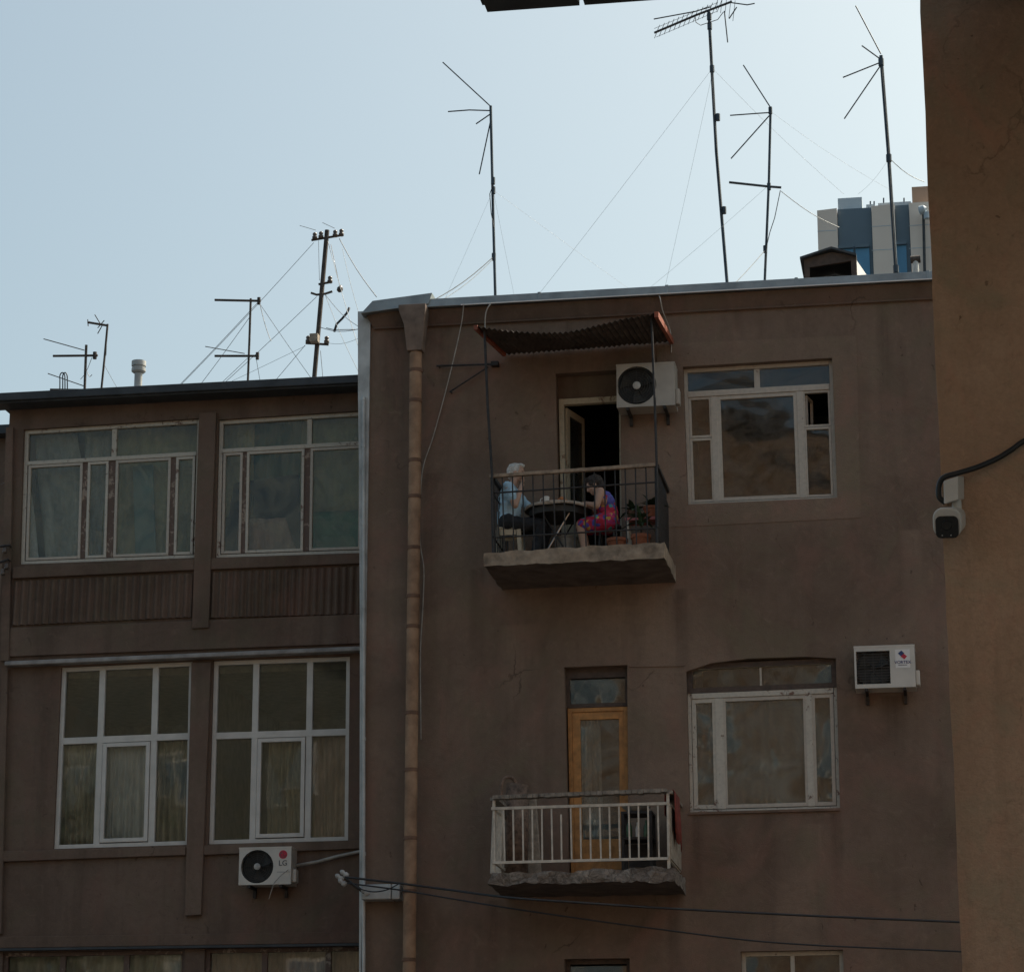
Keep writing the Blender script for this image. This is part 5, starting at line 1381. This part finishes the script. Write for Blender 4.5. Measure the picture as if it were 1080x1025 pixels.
sh = [('cap', hip+V((-.005, 0, .03)), .142, chest, .148), ('cap', chest-V((0, .1, -.03)), .104, chest+V((0, .1, .03)), .104), ('cap', shR, .066, shL, .066),
      ('cap', shR, .066, shR.lerp(elR, .62), .06), ('cap', shL, .066, shL.lerp(elL, .62), .06), ('cap', hip-V((0, .06, 0)), .128, hip+V((0, .06, 0)), .128)]
blob('shirt', sh, .009, M['shirt'], man, wr=.016)
tr = [('cap', hip-V((0, .08, .01)), .124, hip+V((0, .08, -.01)), .124), ('cap', hip-V((0, .09, .02)), .099, knR, .074), ('cap', hip+V((0, .09, -.02)), .099, knL, .074), ('cap', knR, .072, anR+V((0, 0, .01)), .058), ('cap', knL, .072, anL+V((0, 0, .01)), .058)]
blob('trousers', tr, .01, M['trouser'], man, wr=.013)
for an in (anR, anL): blob('shoe', [('cap', an-V((.03, 0, .042)), .045, an+V((.165, 0, -.053)), .036)], .008, M['shoe'], man)
Rm = Matrix((V((1, -.12, -.1)).normalized(), hside, hup)).transposed()
blob('hair', [('ell', hd+hup*.033-V((.03, 0, 0)), (.098, .086, .088), Rm), ('ell', hd+hup*.085+V((.03, 0, 0)), (.06, .066, .03), Rm), ('ell', hd-hup*.02-V((.072, 0, 0)), (.04, .07, .06), Rm)], .007, M['whitehair'], man, wr=.012, ws=38)
eyes(man, hd, V((1, -.12, -.1)).normalized(), hside, hup)

# --- round table
xt = P(589, 533, -.52).x; yt_ = -.52; zft = uf(589); rt_ = .40
tb = thing('table', 'round black folding table between the two seated people', 'table', (xt, yt_, zft))
ztb = zft+.63
mb = MB(); mb.lathe((xt, yt_, ztb), (0, 0, 1), [(rt_-.01, 0), (rt_, .006), (rt_, .03), (rt_-.01, .036)], 48); mb.build('tabletop', M['tabletop'], tb, smooth='auto')
for s in (-1, 1):
    for k in (-1, 1):
        mb = MB(); mb.tube([V((xt+k*.2, yt_+s*.2, ztb)), V((xt-k*.17, yt_+s*.2, zft))], .011, 8); mb.build('leg', M['chrome'] if s*k < 0 else M['iron'], tb)
mb = MB(); mb.lathe((xt, yt_, ztb-.075), (0, 0, 1), [(rt_-.05, 0), (rt_-.045, .074)], 40); mb.build('apron', M['tabletop'], tb, smooth='auto')
mb = MB(); nn = 64; zc = ztb+.038
prof = [(rt_*.2, .006), (rt_*.99, .006), (rt_*1.012, .0), (rt_*1.018, -.035)]
cen = len(mb.v)
for r_, h_ in prof:
    for k in range(nn):
        w = 2*math.pi*k/nn; e_ = 1+(.012*math.sin(w*8) if h_ < 0 else 0); mb.v.append(V((xt+r_*e_*math.cos(w), yt_+r_*e_*math.sin(w), zc+h_+(.006*math.sin(w*5+1) if h_ < 0 else 0))))
for i in range(3):
    for k in range(nn): mb.f.append([i*nn+k, i*nn+(k+1) % nn, (i+1)*nn+(k+1) % nn, (i+1)*nn+k]); mb.mi.append(0)
mb.f.append(list(range(nn))[::-1]); mb.mi.append(0)
tcl = mb.build('tablecloth', M['lace'], smooth='auto'); so = tcl.modifiers.new('s', 'SOLIDIFY'); so.thickness = .003; so.offset = 0
tag(tcl, 'pale cloth spread on the round black table', 'tablecloth')
zt2 = zc+.008
c = V((P(576, 530, yt_-.18).x, yt_-.18, zt2))
mg = thing('mug', 'white mug on the table in front of the white haired person', 'mug', c)
mb = MB(); mb.lathe(c, (0, 0, 1), [(.033, 0), (.036, .005), (.041, .10), (.038, .102), (.034, .02), (.002, .012)], 24); mb.build('cup', M['mug'], mg, smooth='auto')
mb = MB(); mb.tube(catmull([c+V((-.038, 0, .085)), c+V((-.066, 0, .075)), c+V((-.066, 0, .035)), c+V((-.036, 0, .022))]), .006, 8); mb.build('handle', M['mug'], mg, smooth=True)
c = V((P(594, 530, yt_-.1).x, yt_-.1, zt2))
pl = thing('plate', 'dark dish of orange food on the middle of the table', 'plate', c)
mb = MB(); mb.lathe(c, (0, 0, 1), [(.06, 0), (.1, .014), (.125, .028), (.122, .032), (.08, .018), (.002, .014)], 30); mb.build('dish', M['iron'], pl, smooth='auto')
for k in range(7):
    w = k*.9; mb = MB(); p = c+V((.05*math.cos(w), .05*math.sin(w), .045+.016*(k % 3)))
    mb.lathe(p, (random.uniform(-1, 1), random.uniform(-1, 1), 1), [(.01, -.028), (.03, -.014), (.033, .006), (.014, .026)], 10); mb.build('fruit', M['food'], pl, smooth=True)
c = V((P(598, 570, -.3).x, -.3, zft))
bk = thing('bucket', 'pale grey bucket on the floor behind the table legs', 'bucket', c)
mb = MB(); mb.lathe(c, (0, 0, 1), [(.10, 0), (.105, .01), (.13, .34), (.14, .345), (.14, .36), (.125, .36), (.10, .02), (.002, .015)], 28); mb.build('tub', M['bucket'], bk, smooth='auto')
mb = MB(); mb.tube([c+V((.13*math.cos(w), -.02-.05*math.sin(w), .35-.05*math.sin(w))) for w in [math.pi*k/12 for k in range(13)]], .004, 6); mb.build('handle', M['chrome'], bk)

# --- seated woman, facing left, leaning over the table
yw = -.54; zfw = uf(638); X1 = P(641, 560, yw).x
st2 = thing('stool', 'dark low stool under the person in the floral dress', 'stool', (X1, yw, zfw), 'seats on the upper balcony')
mb = MB(); mb.lathe((X1, yw, zfw+.37), (0, 0, 1), [(.155, 0), (.165, .008), (.165, .035), (.15, .045)], 30); mb.build('seat', M['trouser'], st2, smooth='auto')
for k in range(4):
    w = math.pi/4+k*math.pi/2; mb = MB(); mb.tube([V((X1+.11*math.cos(w), yw+.11*math.sin(w), zfw+.37)), V((X1+.15*math.cos(w), yw+.15*math.sin(w), zfw))], .014, 8); mb.build('leg', M['iron'], st2)
hip = V((X1, yw, zfw+.49)); waist = V((X1-.005, yw, zfw+.62)); chest = V((X1-.06, yw, zfw+.78)); nk = V((X1-.13, yw, zfw+.90)); hd = V((X1-.20, yw-.02, zfw+1.0))
shR, shL = V((X1-.085, yw+.165, zfw+.87)), V((X1-.085, yw-.165, zfw+.87))
elL, elR = V((X1-.13, yw-.235, zfw+.66)), V((X1-.22, yw+.2, zfw+.70))
haL, haR = V((X1-.345, yw-.12, zfw+.735)), V((X1-.42, yw+.1, zfw+.735))
knL, knR = V((X1-.37, yw-.12, zfw+.45)), V((X1-.40, yw+.10, zfw+.45))
anL, anR = V((X1-.31, yw-.13, zfw+.08)), V((X1-.30, yw+.13, zfw+.08))
fd = V((-1, -.18, -.55)).normalized()
def sx_(p, k=.86): return V((X1+.01+(p.x-X1)*k, p.y, p.z))
anL, anR = sx_(anL), sx_(anR)
hip, waist, chest, nk, hd, shR, shL, elL, elR, haL, haR, knL, knR = [sx_(sq(p, zfw, .92), .86) for p in (hip, waist, chest, nk, hd, shR, shL, elL, elR, haL, haR, knL, knR)]
hs, hside, hup = head_shapes(hd, fd, V((-.5, 0, 1)), .97)
wb = [('cap', hip-V((0, .08, 0)), .12, hip+V((0, .08, 0)), .12), ('cap', hip, .13, waist, .115), ('cap', waist, .112, chest, .115), ('cap', chest-V((0, .075, 0)), .09, chest+V((0, .075, 0)), .09), ('cap', shR, .05, shL, .05), ('cap', nk, .048, hd+V((.03, 0, -.05)), .046),
  ('cap', shL, .054, elL, .042), ('cap', elL, .042, haL+V((.04, 0, 0)), .025), ('cap', shR, .054, elR, .042), ('cap', elR, .042, haR+V((.04, 0, 0)), .025),
  ('cap', hip-V((0, .09, .02)), .092, knL, .064), ('cap', hip+V((0, .09, -.02)), .092, knR, .064), ('cap', knL, .062, anL, .042), ('cap', knR, .062, anR, .042),
  ('cap', anL-V((-.02, 0, .03)), .042, anL+V((-.14, 0, -.05)), .03), ('cap', anR-V((-.02, 0, .03)), .042, anR+V((-.14, 0, -.05)), .03)]
wb += hs + hand(haL, V((-1, .1, -.1)), V((.1, 1, 0)), V((0, 0, 1)), .92, .5) + hand(haR, V((-1, -.1, -.1)), V((.1, -1, 0)), V((0, 0, 1)), .92, .5)
wom = blob('person', wb, .0075, M['skin'], None, (X1, yw, zfw), 3)
tag(wom, 'dark haired person in red and blue floral dress leaning over the table', 'person')
blob('dress', [('cap', hip-V((0, .08, 0)), .128, hip+V((0, .08, 0)), .128), ('cap', hip, .13, waist, .12), ('cap', hip-V((0, .09, .01)), .115, knL.lerp(hip, .08), .088), ('cap', hip+V((0, .09, -.01)), .115, knR.lerp(hip, .08), .088), ('cap', knL.lerp(hip, .1), .085, knR.lerp(hip, .1), .085), ('cap', hip+V((-.1, 0, 0)), .12, hip+V((-.27, 0, -.03)), .105),
   ('cap', waist, .124, chest, .126), ('cap', chest-V((0, .06, 0)), .1, chest+V((0, .06, 0)), .1)], .010, M['dress'], wom, wr=.016)
blob('blouse_back', [('cap', chest+V((.045, -.05, -.01)), .092, chest+V((.045, .05, -.01)), .092), ('cap', chest+V((.03, -.07, .05)), .07, chest+V((.03, .07, .05)), .07)], .01, M['dressblue'], wom, wr=.012)
Rm = Matrix((fd, hside, hup)).transposed()
blob('hair', [('ell', hd+hup*.03-fd*.028, (.105, .092, .095), Rm), ('ell', hd-hup*.03-fd*.07, (.05, .08, .07), Rm), ('ell', hd+hup*.09+fd*.02, (.06, .066, .03), Rm), ('ell', hd-fd*.06-hup*.0, (.06, .09, .06), Rm)], .007, M['darkhair'], wom, wr=.014, ws=34)
for an in (anL, anR): blob('shoe', [('cap', an-V((-.03, 0, .045)), .04, an+V((-.15, 0, -.05)), .034)], .008, M['shoe'], wom)
eyes(wom, hd, fd, hside, hup, .97)

# --- plants, shelf
def pot(parent, c, r, h, mat):
    mb = MB(); mb.lathe(c, (0, 0, 1), [(r*.7, 0), (r*.74, .01), (r*.96, h*.78), (r*1.06, h*.79), (r*1.06, h), (r*.94, h), (r*.9, h*.9), (.002, h*.9)], 24); mb.build('pot', mat, parent, smooth='auto')
    mb = MB(); mb.lathe(c+V((0, 0, h*.9)), (0, 0, 1), [(r*.9, .001), (.003, .012)], 18); mb.build('soil', M['soil'], parent)
def leafblade(mb, base, dirv, L, wd, droop=.5):
    d = dirv.normalized(); side = d.cross(V((0, 0, 1))); side = side.normalized() if side.length > .01 else V((1, 0, 0))
    k0 = len(mb.v); n = 6; up = side.cross(d).normalized()
    for i in range(n+1):
        t = i/n; p = base+d*L*t-V((0, 0, 1))*droop*L*t*t; w = wd*math.sin(math.pi*min(1, .12+.88*t))+.001
        mb.v += [p-side*w+up*w*.35, p, p+side*w+up*w*.35]
    for i in range(n):
        a = k0+3*i; mb.f += [[a, a+1, a+4, a+3], [a+1, a+2, a+5, a+4]]; mb.mi += [0, 0]
def plant(label, c, r, h, stems, leaves, L, wd, mat=None, trunk=0., tall=0.):
    t = thing('potted_plant', label, 'plant', c, 'potted plants on the upper balcony'); pot(t, V(c), r, h, mat or M['terracotta'])
    top = V(c)+V((0, 0, h+tall))
    if tall:
        mb = MB(); mb.tube([V(c)+V((0, 0, h*.85)), V(c)+V((.01, .01, h+tall*.5)), top], [.016, .013, .011], 8); mb.build('stem', M['bark'], t, smooth=True)
    mb = MB(); rnd = random.Random(int(abs(c[0])*1000))
    for k in range(leaves):
        w = k*2.399; el = rnd.uniform(.1, 1.3)
        leafblade(mb, top-V((0, 0, rnd.uniform(0, .12 if tall else .01))), V((math.cos(w)*math.cos(el), math.sin(w)*math.cos(el), math.sin(el))), L*rnd.uniform(.7, 1.15), wd, rnd.uniform(.2, .8))
    o = mb.build('leaves', M['leaf'], t, smooth=True); return t
zfp = uf(675)
plant('wide terracotta pot with small dark plant on the floor beside the floral dress', (P(651, 570, -.80).x, -.80, zfp), .125, .17, 3, 10, .13, .02)
plant('terracotta pot with tall palm like plant in front of the red shelf', (P(676, 570, -.86).x, -.86, zfp), .115, .19, 3, 26, .30, .022, tall=.22)
sx0, sx1 = P(660, 548, -.55).x, P(696, 548, -.55).x
zs = P(678, 547, -.62).z
sh_ = thing('shelf', 'small faded red shelf bench with pale legs at the right end of the balcony', 'shelf', ((sx0+sx1)/2, -.5, zfp))
mb = MB(); mb.box(sx0, sx1, -.64, -.36, zs-.018, zs+.018); mb.build('board', M['redpaint'], sh_, bevel=.004)
for x_ in (sx0+.03, sx1-.03):
    for y_ in (-.62, -.38):
        mb = MB(); mb.box(x_-.014, x_+.014, y_-.014, y_+.014, zfp, zs-.019); mb.build('leg', M['ironlight'], sh_)
plant('brown pot of leafy plant standing on the red shelf', (P(687, 545, -.48).x, -.48, zs+.019), .095, .16, 3, 18, .24, .03, M['terracotta'])
plant('dark bushy plant in a small pot left on the red shelf', (P(668, 545, -.46).x, -.46, zs+.019), .075, .12, 3, 22, .22, .032, M['hopper'])

# --- lower balcony
A_L, B_L = P(517, 921, YB), P(711, 914, YB)
def lfz(px): return A_L.lerp(B_L, (px-517)/194).z+.03
zz = lfz(540)
xr = P(543, 870, -.45).x
rg = thing('rolled_rug', 'rolled brown rug standing on end at the left of the lower balcony', 'rug', (xr, -.45, zz))
mb = MB(); spiral = []; n = 90
htop = P(540, 829, -.5).z
for i in range(n+1):
    w = i*2*math.pi*3.1/n; r = .035+.095*i/n; spiral.append((xr+r*math.cos(w)*1.15, -.45+r*math.sin(w), w))
for z_ in (zz, htop):
    for x_, y_, w in spiral: mb.v.append(V((x_+(z_-zz)*.03, y_+(z_-zz)*-.02, z_+(.03*math.sin(w*.5) if z_ > zz else 0))))
for i in range(n): mb.f.append([i, i+1, n+2+i, n+1+i]); mb.mi.append(0)
o = mb.build('roll', M['rug'], rg, smooth=True); so = o.modifiers.new('s', 'SOLIDIFY'); so.thickness = .018
mb = MB(); mb.tube(catmull([V((xr-.11, -.6, htop-.35)), V((xr-.14, -.6, htop-.1)), V((xr-.12, -.58, htop+.06)), V((xr-.04, -.55, htop+.10)), V((xr+.02, -.52, htop+.04)), V((xr+.03, -.52, htop-.1))]), .022, 8); mb.build('loose_edge', M['rug'], rg, smooth=True)
mb = MB(); mb.obox(V((xr+.19, -.33, (zz+htop)/2-.06)), .16, .05, htop-zz-.12, Matrix.Rotation(R_(-4), 3, 'Y'))
tag(mb.build('plank', M['rugpale'], bevel=.01), 'pale board standing beside the rolled rug on the lower balcony', 'board')
mb = MB(); mb.obox(V((xr-.17, -.7, (zz+htop)/2-.12)), .13, .04, htop-zz-.3, Matrix.Rotation(R_(2), 3, 'Y'))
tag(mb.build('plank', M['ironlight'], bevel=.008), 'narrow cream board upright at the left rail of the lower balcony', 'board')
# dark stand with bottles
x0, x1 = P(657, 880, -.5).x, P(690, 880, -.5).x; zt3 = P(672, 856, -.6).z; zz = lfz(680)
sd = thing('stand', 'dark shelf stand before the ochre door on the lower balcony', 'stand', ((x0+x1)/2, -.5, zz))
for k, z_ in enumerate((zt3, zt3-.30)):
    mb = MB(); mb.box(x0, x1, -.68, -.32, z_-.03, z_); mb.build('shelf_board', M['iron'], sd, bevel=.003)
for x_ in (x0+.02, x1-.02):
    for y_ in (-.66, -.34):
        for za, zb_ in ((zz, zt3-.331), (zt3-.299, zt3-.031)):
            mb = MB(); mb.box(x_-.018, x_+.018, y_-.018, y_+.018, za, zb_); mb.build('leg', M['iron'], sd)
mb = MB(); mb.box(x0+.05, x1-.05, -.345, -.335, zz+.1, zt3-.34); mb.build('back', M['iron'], sd)
for k, (dx, mat, lab, sc_) in enumerate(((.08, 'bottle', 'left green bottle on the lower shelf of the dark stand', 1.), (.18, 'mug', 'pale jar on the lower shelf of the dark stand', .8), (.28, 'bottle', 'right green bottle next to the pale jar on the dark stand', .9))):
    c = V((x0+dx, -.55, zt3-.298)); mb = MB(); mb.lathe(c, (0, 0, 1), [(.034*sc_, 0), (.036*sc_, .01), (.036*sc_, .13*sc_), (.014, .19*sc_), (.014, .23*sc_), (.002, .23*sc_)], 18)
    tag(mb.build('bottle' if mat == 'bottle' else 'jar', M[mat], smooth='auto'), lab, 'bottle' if mat == 'bottle' else 'jar')
c = V(((x0+x1)/2-.02, -.52, zt3+.002)); mb = MB(); mb.lathe(c, (0, 0, 1), [(.08, 0), (.15, .05), (.17, .065), (.16, .068), (.075, .012), (.002, .01)], 30)
tag(mb.build('basin', M['bucket'], smooth='auto'), 'shallow grey basin on top of the dark stand', 'basin')
# red cloth over the right side rail
mb = MB(); xs_ = rt.x+.056; n = 12
for i in range(n+1):
    y_ = YR+.12+.55*i/n; zb_ = P(713, 882, -.8).z+.06*math.sin(i*.9)-.08*(i/n)
    for (dx, z_) in ((-.11, rt.z-.25), (-.105, rt.z+.02), (-.0, rt.z+.036), (.012, rt.z+.01), (.02+.01*math.sin(i*1.3), (rt.z+zb_)/2), (.022+.014*math.sin(i*1.3), zb_)): mb.v.append(V((xs_+dx, y_, z_)))
for i in range(n):
    for k in range(5): a = i*6+k; mb.f.append([a, a+1, a+7, a+6]); mb.mi.append(0)
o = mb.build('cloth', M['redcloth'], smooth=True); so = o.modifiers.new('s', 'SOLIDIFY'); so.thickness = .008
tag(o, 'dark red cloth draped over the right side rail of the lower balcony', 'cloth')

# ------------------------------------------------------------------ ground and the far side of the yard (seen in the panes)
mb = MB(); mb.add([(-700, -500, 0), (700, -500, 0), (700, 900, 0), (-700, 900, 0)], [(0, 1, 2, 3)]); tag(mb.build('ground', M['asphalt'], origin=(0, 0, 0)), kind='structure')
def far_block(label, x0, x1, y0, y1, h0, h1, mat, floors):
    t = thing('apartment_building', label, 'building', ((x0+x1)/2, (y0+y1)/2, 0)); mb = MB()
    mb.hexa([(x0, 0), (x1, 0), (x1, h1), (x0, h0)], y0, y1); mb.build('wall', M[mat], t)
    mb = MB(); mb.hexa([(x0-.4, h0+.002), (x1+.4, h1+.002), (x1+.4, h1+.3), (x0-.4, h0+.3)], y0-.4, y1+.4); mb.build('roof', M['roofdark'], t)
    z = 2.0
    while z < min(h0, h1)-2.5:
        x = x0+1.5
        while x < x1-2.5:
            mb = MB(); mb.box(x, x+1.4, y1+.002, y1+.05, z, z+1.6); w_ = mb.build('window', M['upvc'], t)
            mb = MB(); mb.box(x+.1, x+.66, y1+.051, y1+.055, z+.1, z+1.5); mb.box(x+.74, x+1.3, y1+.051, y1+.055, z+.1, z+1.5); mb.build('pane', M['towerblue'], w_); x += 4.2
        z += 3.4
    return t
far_block('tall sunlit ochre block across the yard, seen only in the window reflections', -14.0, 7, -62, -50, 30.9, 19.9, 'far_ochre', 7)
far_block('lower pale block across the yard, seen only in the left window reflections', -45, -16.5, -66, -54, 25, 20, 'far_pale', 4)
def tree(label, x, y, H, R, seed):
    rnd = random.Random(seed); t = thing('tree', label, 'tree', (x, y, 0), 'trees behind the viewpoint')
    mb = MB(); mb.tube([V((x, y, 0)), V((x+.1, y, H*.3)), V((x-.1, y+.2, H*.6)), V((x, y, H*.9))], [.35, .28, .18, .04], 10)
    for k in range(9):
        w = k*2.4; b = V((x, y, H*(.3+.06*k))); mb.tube([b, b+V((math.cos(w)*R*.4, math.sin(w)*R*.4, H*.08)), b+V((math.cos(w)*R*.75, math.sin(w)*R*.75, H*.16))], [.12, .08, .03], 6)
    mb.build('trunk', M['bark'], t, smooth=True)
    mb = MB()
    cl = [(V((rnd.gauss(0, R*.42), rnd.gauss(0, R*.42), H*(.62+rnd.uniform(-.3, .36)))), rnd.uniform(.9, 2.0)) for _ in range(60)]
    for c, r in cl:
        for _ in range(60):
            p = V((x, y, 0))+c+V((rnd.gauss(0, 1), rnd.gauss(0, 1), rnd.gauss(0, .8)))*r*.5; d = V((rnd.gauss(0, 1), rnd.gauss(0, 1), rnd.gauss(0, 1))).normalized(); e_ = d.orthogonal().normalized(); s = rnd.uniform(.12, .26)
            mb.add([p-d*s, p+e_*s*.5, p+d*s, p-e_*s*.5], [(0, 1, 2, 3)])
    mb.build('crown', M['treeleaf'], t)
tree('broad tree behind the viewpoint, seen only in the left panes', -28, -46, 14.5, 3.6, 4)

# ------------------------------------------------------------------ light
SUN_AZ, SUN_EL = R_(46), R_(50)          # azimuth clockwise from +Y
w = bpy.data.worlds.new('World'); scene.world = w; w.use_nodes = True
n = w.node_tree.nodes; l = w.node_tree.links; n.clear()
out = n.new('ShaderNodeOutputWorld'); bg = n.new('ShaderNodeBackground'); sky = n.new('ShaderNodeTexSky')
sky.sky_type = 'NISHITA'; sky.sun_disc = False; sky.sun_elevation = SUN_EL; sky.sun_rotation = SUN_AZ
sky.air_density = 1.0; sky.dust_density = 10.0; sky.ozone_density = 1.0; sky.altitude = 900
bg.inputs['Strength'].default_value = .1
tint = n.new('ShaderNodeMix'); tint.data_type = 'RGBA'; tint.blend_type = 'MULTIPLY'; tint.inputs[0].default_value = 1
tint.inputs[7].default_value = (.965, 1.005, .84, 1); l.new(sky.outputs[0], tint.inputs[6]); l.new(tint.outputs[2], bg.inputs[0]); l.new(bg.outputs[0], out.inputs[0])
sd_ = bpy.data.lights.new('sun', 'SUN'); sd_.energy = 3.3; sd_.angle = R_(.5); sd_.color = (1, .93, .82)
so_ = bpy.data.objects.new('sun', sd_); COL.objects.link(so_)
dirv = V((math.sin(SUN_AZ)*math.cos(SUN_EL), math.cos(SUN_AZ)*math.cos(SUN_EL), math.sin(SUN_EL)))
so_.rotation_euler = (-dirv).to_track_quat('-Z', 'Y').to_euler(); so_.location = (0, 0, 60)
vs_ = scene.view_settings; scene.display_settings.display_device = 'sRGB'
vs_.view_transform = 'Standard'; vs_.look = 'None'; vs_.exposure = 0.92; vs_.gamma = 1; vs_.use_curve_mapping = False
scene.cycles.max_bounces = 8; scene.cycles.transparent_max_bounces = 16; scene.cycles.diffuse_bounces = 4
